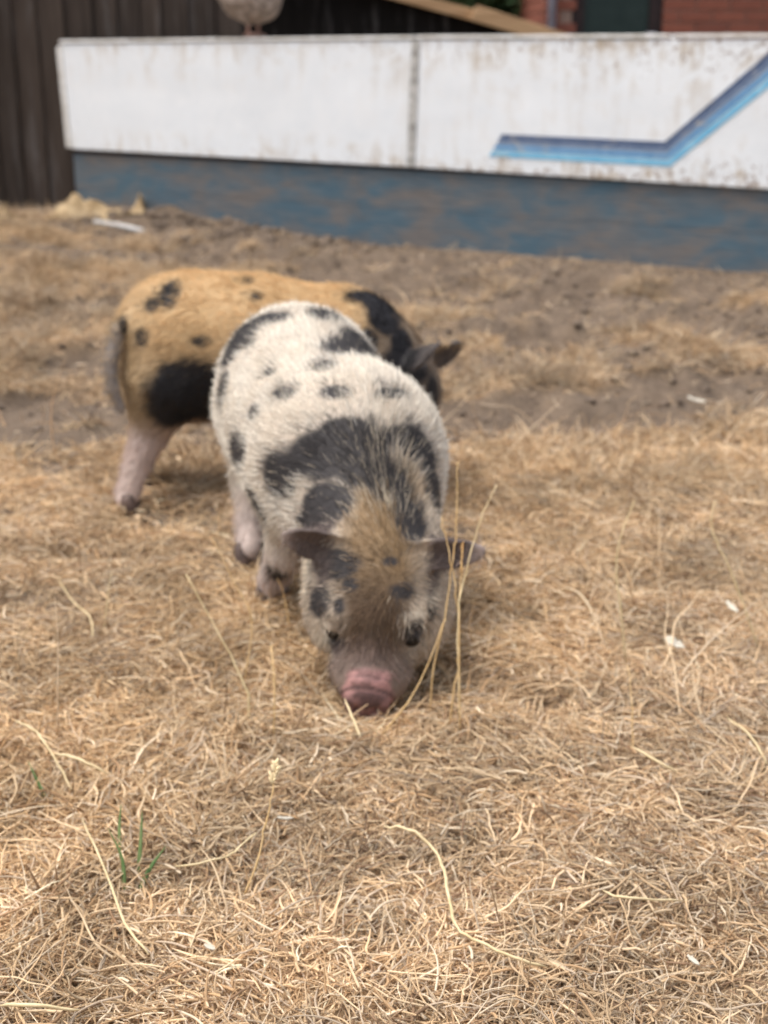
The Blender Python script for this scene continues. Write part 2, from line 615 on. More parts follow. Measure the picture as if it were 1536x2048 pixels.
def tufts(nt, per, y0, y1, lmin, lmax, rmin, rmax, k=6):
    y = y0 + (y1 - y0) * RNG.random(nt * 4) ** 0.8
    x = (RNG.random(nt * 4) * 2 - 1) * (0.33 * y + 0.3)
    xy = np.c_[x, y]
    keep = ((xy - PA) @ PN > 0.10 + 0.22 * sstep(0.6, 1.4, (xy - PA) @ PU)) & (RNG.random(nt * 4) < 0.25 + 0.75 * hummock(xy)) & (RNG.random(nt * 4) > 0.96 * bare_f(xy))
    c = np.repeat(xy[keep][:nt], per, axis=0)
    size = np.repeat(RNG.uniform(0.5, 1.35, min(nt, keep.sum())), per)
    n = len(c)
    off = RNG.normal(0, 0.016, (n, 2)) * size[:, None] * np.array([1.5, 0.9])
    xy = c + off
    z = ground_h(xy)
    a = np.arctan2(off[:, 1], off[:, 0]) + RNG.normal(0, 0.7, n)
    P = grow(np.c_[xy, z - 0.003], a, RNG.uniform(0.35, 1.35, n), RNG.uniform(lmin, lmax, n) * size, RNG.normal(1.1, 0.6, n), RNG.normal(0, 0.7, n), z - 0.001, k, 0.15)
    tt = np.linspace(0, 1, k)
    R = RNG.uniform(rmin, rmax, n)[:, None] * (1 - 0.8 * tt[None, :] ** 2.2)
    tint = np.repeat(RNG.uniform(0.7, 1.12, min(nt, len(c) // per)), per)[:, None]
    return P, R, np.clip(straw_colour(xy, n) * tint, 0.02, 0.9)


def grass_object(name, label, parts):
    P, R, C = (np.concatenate([p[i] for p in parts]) for i in range(3))
    return tag(curves_obj(name, P, R, 'tint', C, M['straw']), label, 'grass', kind='stuff')


grass_object('dry_grass', 'short matted dry straw coloured grass in the foreground', [
    straw_field(250000, 0.5, 2.35, 0.008, 0.030, 0.00030, 0.00075, 0.32, 0.85, curl_s=0.8),
    straw_field(45000, 0.5, 2.35, 0.014, 0.045, 0.0006, 0.0013, 0.18, 0.85, curl_s=0.5, lift_s=0.018),
    straw_field(9000, 0.5, 2.35, 0.035, 0.075, 0.0004, 0.0010, 0.10, 0.85, curl_s=0.5, lift_s=0.020, top=0.002),
    tufts(520, 60, 0.7, 2.3, 0.016, 0.050, 0.0004, 0.0010)])
grass_object('thin_grass', 'thin dry grass tufts on bare soil towards the painted panel', [
    straw_field(100000, 2.2, 6.1, 0.016, 0.055, 0.0007, 0.0013, 0.45, 0.75),
    tufts(1150, 75, 2.0, 5.9, 0.025, 0.075, 0.0006, 0.0013),
    straw_field(260, 1.2, 2.6, 0.10, 0.20, 0.0006, 0.0010, 1.0, 0.9, curl_s=0.3)])


def clods(name, n):
    V0 = []
    bm = bmesh.new()
    bmesh.ops.create_icosphere(bm, subdivisions=1, radius=1.0)
    V0 = np.array([v.co[:] for v in bm.verts])
    F0 = np.array([[v.index for v in f.verts] for f in bm.faces])
    bm.free()
    y = 1.9 + 4.1 * RNG.random(n * 4) ** 0.8
    x = (RNG.random(n * 4) * 2 - 1) * (0.33 * y + 0.3)
    xy = np.c_[x, y]
    rel = xy - PA
    near = np.exp(-((rel @ PN) / 0.35) ** 2) * (1 - sstep(1.0, 2.0, rel @ PU))
    keep = (RNG.random(n * 4) < np.clip(bare_f(xy) * 0.8 + near, 0, 1)) & ((rel @ PN) > 0.03)
    xy = xy[keep][:n]
    near = near[keep][:n]
    n = len(xy)
    r = (0.003 + 0.010 * RNG.random(n) ** 4) * (1 + 1.6 * near)
    z = ground_h(xy)
    W = V0[None] * RNG.uniform(0.6, 1.25, (n, len(V0), 1)) * r[:, None, None] * np.array([1.15, 1.0, 0.7])
    W = W + np.c_[xy, z + r * 0.25][:, None, :]
    Fc = (F0[None] + (np.arange(n) * len(V0))[:, None, None]).reshape(-1, 3)
    return np_mesh(name, W.reshape(-1, 3), Fc, M['clod'], smooth=False)


tag(clods('soil_crumbs', 4500), 'brown crumbs and clods of dry soil', 'soil', kind='stuff')

# ------------------------------------------------------------------ painted panel with blue base
panel = empty('painted_panel', (PA[0], PA[1], 0), math.atan2(PU[1], PU[0]))
tag(panel, 'long weathered white panel with blue stripe above a worn blue base', 'panel')
LEN = 4.1
MB().prism_xz([(0.056, 0.272), (1.642, 0.266), (1.657, 0.684), (0.040, 0.674)], -0.022, 0.02).build('white_sheet', M['white'], panel, bevel=0.002)
MB().prism_xz([(1.650, 0.266), (LEN, 0.240), (LEN, 0.684), (1.665, 0.685)], -0.022, 0.02).build('white_sheet', M['white'], panel, bevel=0.002)
MB().prism_xz([(1.630, 0.268), (1.661, 0.268), (1.677, 0.684), (1.646, 0.684)], -0.0265, -0.0222).build('seam_strip', M['seam'], panel, bevel=0.001)
MB().prism_xz([(0.029, 0.276), (0.055, 0.276), (0.039, 0.673), (0.013, 0.660)], -0.026, 0.024).build('corner_trim', M['trim'], panel, bevel=0.002)
for (a, b, za, zb) in ((0.033, 0.40, 0.677, 0.679), (0.408, 0.82, 0.679, 0.682), (0.83, 1.655, 0.682, 0.687), (1.668, 2.56, 0.688, 0.688), (2.575, LEN, 0.688, 0.688)):
    MB().prism_xz([(a, za), (b, zb), (b, zb + 0.011), (a, za + 0.011)], -0.027, 0.026).build('top_trim', M['trim'], panel, bevel=0.002)
# blue base: ribbed boards
zz = [-0.10, 0.055, 0.120, 0.186, 0.252]
for i in range(4):
    MB().box(0.048, LEN, -0.006 + 0.0006 * (i % 2), 0.022, zz[i] + 0.0002, zz[i + 1] - 0.0002).build('blue_board', M['blue'], panel, bevel=0.0006)
MB().box(0.034, LEN, 0.005, 0.02, -0.1, 0.262).build('backing_rail', M['frame'], panel)
U3 = [(1.995, 0.387), (2.564, 0.381), (2.907, 0.679)]
L3 = [(1.950, 0.314), (2.585, 0.307), (3.035, 0.679)]


def band(f0, f1, mat):
    lp = lambda f: [(u[0] + (l[0] - u[0]) * f, u[1] + (l[1] - u[1]) * f) for u, l in zip(U3, L3)]
    a, b = lp(f0), lp(f1)
    mb = MB()
    mb.prism_xz([b[0], b[1], a[1], a[0]], -0.0242, -0.0223)
    mb.prism_xz([b[1], b[2], a[2], a[1]], -0.0242, -0.0223)
    mb.build('stripe_band', mat, panel)


band(0.0, 0.17, M['stripe0'])
band(0.19, 0.41, M['stripe1'])
band(0.47, 0.67, M['stripe2'])
band(0.73, 1.0, M['stripe3'])

# ------------------------------------------------------------------ dark timber fence on the left
fence = empty('timber_fence', (-3.75, 5.854, 0), rad(2.2))
tag(fence, 'tall dark brown vertical board fence behind the left end of the panel', 'fence')
x = 0.0
while x < 3.12:
    w = random.uniform(0.085, 0.115)
    k = random.uniform(0.0, 0.004)
    MB().hexa([(x, 0.014 + k, -0.06), (x + w + 0.014, 0.0 + k, -0.06), (x + w + 0.014, 0.012 + k, -0.06), (x, 0.020 + k, -0.06)]
              + [(x, 0.014 + k, 1.86), (x + w + 0.014, 0.0 + k, 1.86), (x + w + 0.014, 0.012 + k, 1.86), (x, 0.020 + k, 1.86)]).build('board', M['fence'], fence, bevel=0.002)
    x += w
for z in (0.35, 1.5):
    MB().box(0, x, 0.032, 0.072, z, z + 0.07).build('rail', M['fence'], fence)
for px in (0.05, 1.05, 2.05, 3.02):
    MB().box(px, px + 0.08, 0.075, 0.155, -0.1, 1.8).build('post', M['fence'], fence)

# ------------------------------------------------------------------ low tarred shelter with sloping timbers
shelter = empty('animal_shelter', (-0.85, 6.85, 0), 0)
MB().prism_xz([(0.0, -0.05), (1.6, -0.05), (1.6, 0.66), (0.0, 1.05)], 0.0315, 0.0385).build('lining', M['shed'], shelter)
tag(shelter, 'low black boarded shelter with sloping raw timber roof edge behind the panel', 'shelter')
top = lambda X: 0.895 - 0.25 * (X - 0.85)
x = 0.0
while x < 1.62:
    w = random.uniform(0.11, 0.14)
    x1 = min(x + w - 0.001, 1.66)
    MB().prism_xz([(x, -0.05), (x1, -0.05), (x1, top(x1) - 0.012), (x, top(x) - 0.012)], 0.0 + random.uniform(0, .008), 0.03).build('board', M['shed'], shelter)
    x += w
MB().hexa([(-0.1, -0.03, top(-0.1)), (1.62, -0.03, top(1.62)), (1.62, 0.9, top(1.62)), (-0.1, 0.9, top(-0.1)),
           (-0.1, -0.03, top(-0.1) + 0.012), (1.62, -0.03, top(1.62) + 0.012), (1.62, 0.9, top(1.62) + 0.012), (-0.1, 0.9, top(-0.1) + 0.012)]).build('roof_sheet', M['shed'], shelter)
MB().prism_xz([(-0.15, top(-0.15) - 0.018), (1.66, top(1.66) - 0.018), (1.66, top(1.66) + 0.032), (-0.15, top(-0.15) + 0.032)], -0.075, -0.032).build('roof_timber', M['timber'], shelter, bevel=0.003)
MB().prism_xz([(1.24, top(1.24) - 0.02), (1.72, top(1.72) - 0.03), (1.72, top(1.72) + 0.030), (1.27, top(1.27) + 0.052)], -0.125, -0.077).build('roof_timber', M['timber'], shelter, bevel=0.003)
for px in (0.02, 1.5):
    MB().box(px, px + 0.07, 0.04, 0.11, -0.1, top(px + .07) - 0.02).build('post', M['shed'], shelter)
MB().box(0.0, 0.03, 0.115, 0.88, -0.05, top(0.03) - 0.02).build('side_wall', M['shed'], shelter)
MB().box(0.0, 1.6, 0.885, 0.9, -0.05, top(1.6) - 0.02).build('back_wall', M['shed'], shelter)

# ------------------------------------------------------------------ brick house corner
house = empty('brick_house', (1.08, 10.0, 0), 0)
tag(house, 'red brick house corner with dark door behind the panel on the right', 'house')
D0, D1, DH = 0.185, 0.80, 2.02            # door opening in local x
mb = MB()
mb.box(0.012, D0, 0.012, 0.25, -0.05, 2.5)
mb.box(D1, 5.2, 0.012, 0.25, -0.05, 2.5)
mb.box(D0 + .001, D1 - .001, 0.012, 0.25, DH, 2.5)
mb.box(0.012, 0.25, 0.252, 4.0, -0.05, 2.5)
mb.build('wall', M['mortar'], house)
bmsh = MB().box(0, 0.215, 0, 0.10, 0, 0.065).build('brick', M['brick'], house, bevel=0.003)
hmsh = MB().box(0, 0.1025, 0, 0.10, 0, 0.065).build('brick', M['brick'], house, bevel=0.003)
first = {0: True, 1: True}
far_b = MB()
row = 0
z = 0.0
while z < 2.44:
    off = 0.1125 if row % 2 else 0.0
    for (a, b) in ((0.0, D0), (D1, 5.2)) if z < DH else ((0.0, 5.2),):
        x = a
        if off: 
            spans = [(x, 0)]
            x += 0.1125
        else:
            spans = []
        while x < b - 0.09:
            if x + 0.215 <= b + 0.03: spans.append((x, 1)); x += 0.225
            else: spans.append((x, 0)); x += 0.1125
        for (sx, full) in spans:
            if 0.52 < z < 1.35 and sx < 2.7:
                src = bmsh if full else hmsh
                key = 1 if full else 0
                if first[key]:
                    o, first[key] = src, False
                else:
                    o = src.copy()
                    COL.objects.link(o)
                    o.parent = house
                o.location = (sx, random.uniform(-0.002, 0.003), z)
            else:
                far_b.box(sx, sx + (0.215 if full else 0.1025), 0, 0.10, z, z + 0.065)
    yy = 0.11 + (0.1125 if row % 2 else 0.0)
    while yy < 3.8:
        far_b.box(0.0, 0.10, yy, yy + 0.215, z, z + 0.065)
        yy += 0.225
    z += 0.075
    row += 1
tag(far_b.build('brickwork', M['brick'], house), kind='stuff')
MB().box(D0 + 0.002, D0 + 0.085, 0.03, 0.12, 0.0, DH - 0.002).build('door_frame', M['frame'], house)
MB().box(D1 - 0.085, D1 - 0.002, 0.03, 0.12, 0.0, DH - 0.002).build('door_frame', M['frame'], house)
MB().box(D0 + 0.086, D1 - 0.086, 0.03, 0.12, DH - 0.09, DH - 0.002).build('door_frame', M['frame'], house)
door = MB().box(D0 + 0.088, D1 - 0.088, 0.06, 0.105, 0.01, DH - 0.094).build('door', M['door'], house)
hb = MB().tube([(D1 - 0.10, 0.045, 0.742), (D1 - 0.06, 0.020, 0.742), (D1 - 0.04, 0.020, 0.745)], 0.014, 8)
hb.build('handle', M['metal'], door, True)
MB().tube([(0.045, -0.055, -0.02), (0.045, -0.055, 2.45)], 0.030, 12).build('drain_pipe', M['pipe'], house, True)
rf = MB().hexa([(-0.3, -0.35, 2.5), (5.4, -0.35, 2.5), (5.4, 2.2, 3.9), (-0.3, 2.2, 3.9), (-0.3, -0.35, 2.6), (5.4, -0.35, 2.6), (5.4, 2.2, 4.0), (-0.3, 2.2, 4.0)]).build('roof', M['roof'], house)


# ------------------------------------------------------------------ dark tree between shelter and house
def tree(name, base, trunk_h, crown_c, crown_r, n, leaf, label):
    root = empty(name, base)
    tag(root, label, 'tree')
    mb = MB()
    pts = [(0, 0, -0.1), (0.03, 0, trunk_h * 0.4), (-0.02, 0.04, trunk_h * 0.8), (0.05, 0.0, trunk_h * 1.3)]
    mb.tube(pts, [0.13, 0.10, 0.08, 0.03], 8)
    for i in range(14):
        a = random.uniform(0, 6.28)
        z0 = trunk_h * random.uniform(0.25, 1.1)
        r = random.uniform(0.5, 0.95)
        e = (crown_c[0] + crown_r[0] * r * math.cos(a), crown_c[1] + crown_r[1] * r * math.sin(a), z0 + random.uniform(-0.1, 0.8))
        mb.tube([(0, 0, z0), (e[0] * .5, e[1] * .5, (z0 + e[2]) / 2 + .1), e], [0.045, 0.028, 0.008], 6)
    mb.build('trunk', M['bark'], root, True)
    u = RNG.normal(size=(n, 3))
    u /= np.linalg.norm(u, axis=1)[:, None]
    c = u * RNG.random((n, 1)) ** 0.45
    c = c * np.array(crown_r) + np.array(crown_c)
    dens = fbm(c, 2.6, 5, 3)
    c = c[dens > 0.45]
    n = len(c)
    d1 = RNG.normal(size=(n, 3)); d1 /= np.linalg.norm(d1, axis=1)[:, None]
    d2 = np.cross(d1, RNG.normal(size=(n, 3))); d2 /= np.linalg.norm(d2, axis=1)[:, None]
    nn = np.cross(d1, d2)
    s = leaf * RNG.uniform(0.6, 1.3, (n, 1))
    V = np.stack([c - d1 * s, c + d2 * s * 0.45 + nn * s * .12, c + d1 * s, c - d2 * s * 0.45 + nn * s * .12], 1)
    np_mesh('crown', V.reshape(-1, 3), np.arange(4 * n).reshape(-1, 4), M['leaf'], root, False)
    return root


tree('leafy_tree', (0.55, 12.6, 0), 1.7, (0, 0, 1.55), (1.7, 1.5, 1.35), 26000, 0.055, 'dark green leafy tree between the black shelter and the brick house')


# ------------------------------------------------------------------ implicit surfaces
def smin(a, b, k):
    h = np.clip(0.5 + 0.5 * (b - a) / k, 0, 1)
    return b + (a - b) * h - k * h * (1 - h)


class Field:
    def __init__(s, lo, hi, h):
        s.lo, s.h = np.array(lo, float), h
        s.n = np.ceil((np.array(hi) - s.lo) / h).astype(int) + 1
        s.V = np.full(s.n, 0.05, np.float32)

    def _sub(s, lo, hi):
        a = np.clip(np.floor((np.array(lo) - s.lo) / s.h).astype(int), 0, s.n - 1)
        b = np.clip(np.ceil((np.array(hi) - s.lo) / s.h).astype(int) + 1, 1, s.n)
        sl = tuple(slice(i, j) for i, j in zip(a, b))
        g = [s.lo[i] + s.h * np.arange(a[i], b[i]) for i in range(3)]
        X = g[0][:, None, None].astype(np.float32)
        Y = g[1][None, :, None].astype(np.float32)
        Z = g[2][None, None, :].astype(np.float32)
        return sl, X, Y, Z

    def put(s, fn, lo, hi, k, cut=False):
        sl, X, Y, Z = s._sub(np.array(lo) - k - 0.012, np.array(hi) + k + 0.012)
        d = fn(X, Y, Z)
        if cut: s.V[sl] = -smin(-s.V[sl], d, k)
        else: s.V[sl] = smin(s.V[sl], d, k)

    def ell(s, c, r, R=None, k=0.02, cut=False):
        c, r = np.array(c, float), np.array(r, float)
        R = np.eye(3) if R is None else np.array(R)

        def fn(X, Y, Z):
            x, y, z = X - c[0], Y - c[1], Z - c[2]
            q = [R[0, i] * x + R[1, i] * y + R[2, i] * z for i in range(3)]
            k0 = np.sqrt(sum((q[i] / r[i]) ** 2 for i in range(3))) + 1e-6
            k1 = np.sqrt(sum((q[i] / r[i] ** 2) ** 2 for i in range(3))) + 1e-6
            return k0 * (k0 - 1) / k1
        m = np.sqrt(((R * r[None, :]) ** 2).sum(1))
        s.put(fn, c - m, c + m, k, cut)

    def cone(s, a, b, ra, rb, k=0.02):
        a, b = np.array(a, float), np.array(b, float)
        ab = b - a
        L2 = ab @ ab

        def fn(X, Y, Z):
            x, y, z = X - a[0], Y - a[1], Z - a[2]
            t = np.clip((x * ab[0] + y * ab[1] + z * ab[2]) / L2, 0, 1)
            return np.sqrt((x - t * ab[0]) ** 2 + (y - t * ab[1]) ** 2 + (z - t * ab[2]) ** 2) - (ra + (rb - ra) * t)
        m = max(ra, rb)
        s.put(fn, np.minimum(a, b) - m, np.maximum(a, b) + m, k)

    def ear(s, o, R, L, W, th, cup, droop, k=0.008):
        """leaf shaped flap: R columns are along, across, thickness"""
        o = np.array(o, float)

        def fn(X, Y, Z):
            x, y, z = X - o[0], Y - o[1], Z - o[2]
            u, v, w = [R[0, i] * x + R[1, i] * y + R[2, i] * z for i in range(3)]
            t = np.clip(u / L, 0, 1)
            prof = W * (0.55 + 0.45 * np.sin(np.clip(t * 1.9 + 0.35, 0, np.pi))) * np.sqrt(np.clip(1 - t ** 2.6, 0, 1))
            mid = w - cup * v * v / W - droop * u * u / L
            d1 = np.abs(mid) - th * (1.3 - 0.6 * t)
            d2 = np.maximum(np.abs(v) - prof, np.maximum(-u, u - L))
            e = np.sqrt(np.maximum(d1, 0) ** 2 + np.maximum(d2, 0) ** 2) + np.minimum(np.maximum(d1, d2), 0)
            return e * 0.85 - 0.0008
        pts = np.array([o + R @ np.array([u, v, w]) for u in (0, L) for v in (-W, W) for w in (-0.02, 0.03)])
        s.put(fn, pts.min(0), pts.max(0), k)

    def mesh(s, smooth=2):
        V = s.V
        nx, ny, nz = V.shape
        neg = V < 0
        cnt = np.zeros((nx - 1, ny - 1, nz - 1), np.int8)
        for dx in (0, 1):
            for dy in (0, 1):
                for dz in (0, 1):
                    cnt += neg[dx:nx - 1 + dx, dy:ny - 1 + dy, dz:nz - 1 + dz]
        act = (cnt > 0) & (cnt < 8)
        idx = np.full(act.shape, -1, np.int64)
        C = np.argwhere(act)
        idx[act] = np.arange(len(C))
        acc = np.zeros((len(C), 3))
        num = np.zeros(len(C))
        corners = [(a, b, c) for a in (0, 1) for b in (0, 1) for c in (0, 1)]
        for p in corners:
            for ax in range(3):
                if p[ax]: continue
                q = list(p); q[ax] = 1
                va = V[C[:, 0] + p[0], C[:, 1] + p[1], C[:, 2] + p[2]]
                vb = V[C[:, 0] + q[0], C[:, 1] + q[1], C[:, 2] + q[2]]
                m = (va < 0) != (vb < 0)
                t = np.where(m, va / np.where(m, va - vb, 1), 0)
                pt = np.tile(np.array(p, float), (len(C), 1))
                pt[:, ax] = t
                acc[m] += pt[m]
                num[m] += 1
        P = s.lo + s.h * (C + acc / num[:, None])
        quads = []
        for ax in range(3):
            o1, o2 = [i for i in range(3) if i != ax]
            sa = [slice(None)] * 3; sb = [slice(None)] * 3
            sa[ax] = slice(0, -1); sb[ax] = slice(1, None)
            ch = neg[tuple(sa)] != neg[tuple(sb)]
            E = np.argwhere(ch)
            E = E[(E[:, o1] > 0) & (E[:, o2] > 0) & (E[:, o1] < V.shape[o1] - 1) & (E[:, o2] < V.shape[o2] - 1)]
            def cell(d1, d2):
                q = E.copy(); q[:, o1] -= d1; q[:, o2] -= d2
                return idx[q[:, 0], q[:, 1], q[:, 2]]
            Q = np.c_[cell(1, 1), cell(0, 1), cell(0, 0), cell(1, 0)]
            fl = neg[E[:, 0], E[:, 1], E[:, 2]]
            if ax == 1: fl = ~fl
            Q[~fl] = Q[~fl][:, ::-1]
            quads.append(Q)
        Q = np.concatenate(quads)
        Q = Q[(Q >= 0).all(1)]
        for _ in range(smooth):
            A = np.zeros_like(P); w = np.zeros(len(P))
            for i in range(4):
                a, b = Q[:, i], Q[:, (i + 1) % 4]
                np.add.at(A, a, P[b]); np.add.at(w, a, 1)
                np.add.at(A, b, P[a]); np.add.at(w, b, 1)
            P = 0.5 * P + 0.5 * A / np.maximum(w, 1)[:, None]
        return P, Q


def frame_of(fwd, up):
    """columns: right, forward, up"""
    f = np.array(fwd, float); f /= np.linalg.norm(f)
    u = np.array(up, float); u -= f * (u @ f); u /= np.linalg.norm(u)
    return np.c_[np.cross(f, u), f, u]


# ------------------------------------------------------------------ piglets
def piglet(name, label, lo, hi, h, body, legs, head_o, head_R, hs, ears, coat, flow, nhair, tail=None, hair_len=0.012, mane=None):
    F = Field(lo, hi, h)
    for p in body:
        if p[0] == 'e': F.ell(p[1], p[2], p[4] if len(p) > 4 else None, p[3])
        else: F.cone(*p[1:])
    for lg in legs:
        for i in range(len(lg) - 1):
            F.cone(lg[i][0], lg[i + 1][0], lg[i][1], lg[i + 1][1], 0.018 if i == 0 else 0.008)
    if tail:
        for i in range(len(tail) - 1): F.cone(tail[i][0], tail[i + 1][0], tail[i][1], tail[i + 1][1], 0.004)
    R = head_R
    H = lambda x, y, z: np.array(head_o) + R @ (np.array([x, y, z]) * hs)
    r3 = lambda *a: np.array(a) * hs
    F.ell(H(0, -0.006, 0.000), r3(0.065, 0.088, 0.058), R, 0.03)                # skull
    for s in (-1, 1):
        F.ell(H(s * 0.045, 0.006, -0.028), r3(0.037, 0.066, 0.046), R, 0.022)  # jowls
        F.ell(H(s * 0.036, 0.044, 0.022), r3(0.018, 0.020, 0.014), R, 0.012)    # brows
        F.ell(H(s * 0.026, 0.092, -0.026), r3(0.017, 0.026, 0.021), R, 0.010)   # upper lips
    F.cone(H(0, 0.040, -0.010), H(0, 0.098, -0.020), 0.044 * hs, 0.030 * hs, 0.018)
    F.ell(H(0, 0.080, -0.052), r3(0.026, 0.036, 0.014), R, 0.012)               # lower jaw
    ct, st_ = math.cos(.50), math.sin(.50)
    tilt = R @ np.array([[1, 0, 0], [0, ct, -st_], [0, st_, ct]])
    F.ell(H(0, 0.118, -0.023), r3(0.0245, 0.022, 0.022), R, 0.012)               # snout
    F.ell(H(0, 0.134, -0.021), r3(0.0245, 0.0065, 0.0210), tilt, 0.005)         # upturned snout disc
    for (yy, zz) in ((0.107, 0.0055), (0.1165, 0.0035)):
        for s in (-1, 0, 1):
            F.ell(H(s * 0.010, yy - 0.002 * abs(s), zz - 0.0030 * abs(s)), r3(0.010, 0.0034, 0.0040), R, 0.004)   # folds behind the disc
    for s in (-1, 1):
        F.ell(H(s * 0.0100, 0.1425, -0.0180), r3(0.0048, 0.009, 0.0068), tilt, 0.003, True)   # nostrils
        F.ell(H(s * 0.046, 0.066, 0.006), r3(0.012, 0.012, 0.010), R, 0.006, True)        # sockets
    for s in (-1, 1):
        F.ell(H(s * 0.0425, 0.0585, 0.0150), r3(0.0120, 0.0120, 0.0050), R, 0.004)       # upper lids
    for (eo, er, L, W, cup, droop) in ears:
        F.ear(H(*eo), R @ er, L * hs, W * hs, 0.0027, cup, droop)
    P, Q = F.mesh(2)
    base = np.array([(lo[0] + hi[0]) / 2, (lo[1] + hi[1]) / 2, 0.0])
    root = empty(name, tuple(base))
    tag(root, label, 'piglet', 'piglets on the lawn')
    hl = lambda p: ((p - np.array(head_o)) @ R) / hs
    o = np_mesh('body', P - base, Q, M['coat'], root, True)
    me = o.data
    C = coat(P, hl(P))
    ca = me.attributes.new('coat', 'FLOAT_COLOR', 'POINT')
    ca.data.foreach_set('color', np.c_[C, np.ones(len(C))].astype(np.float32).ravel())
    # eyes
    for s in (-1, 1):
        bm = bmesh.new()
        bmesh.ops.create_uvsphere(bm, u_segments=16, v_segments=10, radius=0.0098 * hs)
        em = bpy.data.meshes.new('eye'); bm.to_mesh(em); bm.free()
        em.polygons.foreach_set('use_smooth', np.ones(len(em.polygons), bool))
        em.materials.append(M['eye'])
        e = link(bpy.data.objects.new('eye', em), root)
        e.location = tuple(H(s * 0.0405, 0.0625, 0.0035) - base)
    # hooves
    for lg in legs:
        a, b = np.array(lg[-2][0]), np.array(lg[-1][0])
        fw = np.array(flow(b[None])[0]); fw[2] = 0; fw = -fw / (np.linalg.norm(fw) + 1e-6)
        sd_ = np.array([-fw[1], fw[0], 0])
        hm = MB()
        r = lg[-1][1]
        for s in (-1, 1):
            c0 = b + sd_ * s * r * 0.52 - base
            hm.tube([c0 + np.array([0, 0, 0.010]), c0 + fw * 0.002 + np.array([0, 0, 0.000]), c0 + fw * 0.008 + np.array([0, 0, -0.018]), c0 + fw * 0.010 + np.array([0, 0, -0.024])],
                    [r * 0.45, r * 0.66, r * 0.70, r * 0.50], 10)
        hm.build('hoof', M['hoof'], root, True)
    # hair
    A, B_, Cc, D = (P[Q[:, i]] for i in range(4))
    nrm = np.cross(Cc - A, D - B_)
    ar = np.linalg.norm(nrm, axis=1)
    nrm = nrm / (ar[:, None] + 1e-12)
    f = RNG.choice(len(Q), nhair, p=ar / ar.sum())
    u, v = RNG.random((nhair, 1)), RNG.random((nhair, 1))
    X = (A[f] * (1 - u) + B_[f] * u) * (1 - v) + (D[f] * (1 - u) + Cc[f] * u) * v
    N = nrm[f]
    hp = hl(X)
    snout = (hp[:, 1] > 0.104) & (np.abs(hp[:, 0]) < 0.07) & (np.abs(hp[:, 2]) < 0.08)
    low = X[:, 2] < 0.035
    keep = ~(snout | low)
    X, N, hp = X[keep], N[keep], hp[keep]
    n = len(X)
    fl = flow(X)
    fl = fl - N * (fl * N).sum(1)[:, None]
    fl /= np.linalg.norm(fl, axis=1)[:, None] + 1e-9
    coarse = RNG.random(n) < 0.28
    Lh = hair_len * np.where(coarse, RNG.uniform(1.0, 1.6, n), RNG.uniform(0.45, 0.95, n))
    inhead = np.clip(1 - np.linalg.norm(hp / np.array([0.11, 0.15, 0.11]), axis=1), 0, 1) > 0
    Lh = np.where(inhead, Lh * 0.75, Lh)
    lift = RNG.uniform(0.18, 0.5, n)
    if mane is not None:
        w = mane(X, hp)
        Lh = Lh * (1 + 1.3 * w)
        lift = lift + 0.35 * w
    rnd = RNG.normal(0, 0.16, (n, 3))
    clump = (np.stack([fbm(X, 32, 200 + i, 3) for i in range(3)], 1) - 0.5) * 1.7
    K = 4
    PP = np.zeros((n, K, 3))
    PP[:, 0] = X - N * 0.001
    for j in range(1, K):
        t = (j - 0.5) / (K - 1)
        d = fl + N * (lift * (1.25 - 0.9 * t))[:, None] + rnd + clump * t
        d /= np.linalg.norm(d, axis=1)[:, None]
        PP[:, j] = PP[:, j - 1] + d * (Lh / (K - 1))[:, None]
    RR = np.where(coarse, RNG.uniform(0.00020, 0.00034, n), RNG.uniform(0.00012, 0.00020, n))[:, None] * np.array([1, 0.95, 0.75, 0.3])[None]
    jit = RNG.normal(0, 0.006, X.shape)
    HC = coat(X + jit, hp + jit, True) * np.where(inhead[:, None], RNG.uniform(0.5, 1.7, (n, 1)), RNG.uniform(0.7, 1.22, (n, 1)))
    if mane is not None:
        pale = (RNG.random(n) < 0.26 * w + 0.03 * (hp[:, 1] < -0.04))[:, None]
        HC = np.where(pale, np.array([[0.58, 0.49, 0.36]]) * RNG.uniform(0.7, 1.15, (n, 1)), HC)
    curves_obj('coat_hair', PP - base, RR, 'coat', np.clip(HC, 0.004, 0.92), M['hair'], root)
    return root


def spots_f(P, spots, seed, rough=0.42, sc=34):
    """spots: (centre, half axis a, half axis b) of patches lying on the skin"""
    n = (fbm(P, sc, seed, 3) - 0.5) * 2 * rough
    v = np.full(len(P), -1.0)
    for (c, a, b) in spots:
        c, a, b = np.array(c), np.array(a), np.array(b)
        q = P - c
        m = np.cross(a, b); m /= np.linalg.norm(m) + 1e-12
        d = np.sqrt((q @ a / (a @ a)) ** 2 + (q @ b / (b @ b)) ** 2 + (q @ m / 0.05) ** 2)
        v = np.maximum(v, (1 - d) * np.clip(math.sqrt(np.linalg.norm(a) * np.linalg.norm(b)) / 0.02, 0.7, 1.3))
    return sstep(-0.20, 0.26, v + n * 0.62)


mixc = lambda a, b, f: a * (1 - f[:, None]) + b * f[:, None]
col = lambda *c: np.array(c)[None, :]

def ear_mask(hp):
    return sstep(0.044, 0.058, np.abs(hp[:, 0])) * sstep(0.018, 0.030, hp[:, 2]) * sstep(-0.047, -0.040, hp[:, 1]) * (1 - sstep(0.02, 0.032, hp[:, 1])) * (np.abs(hp[:, 0]) < 0.16) * (hp[:, 2] < 0.10)


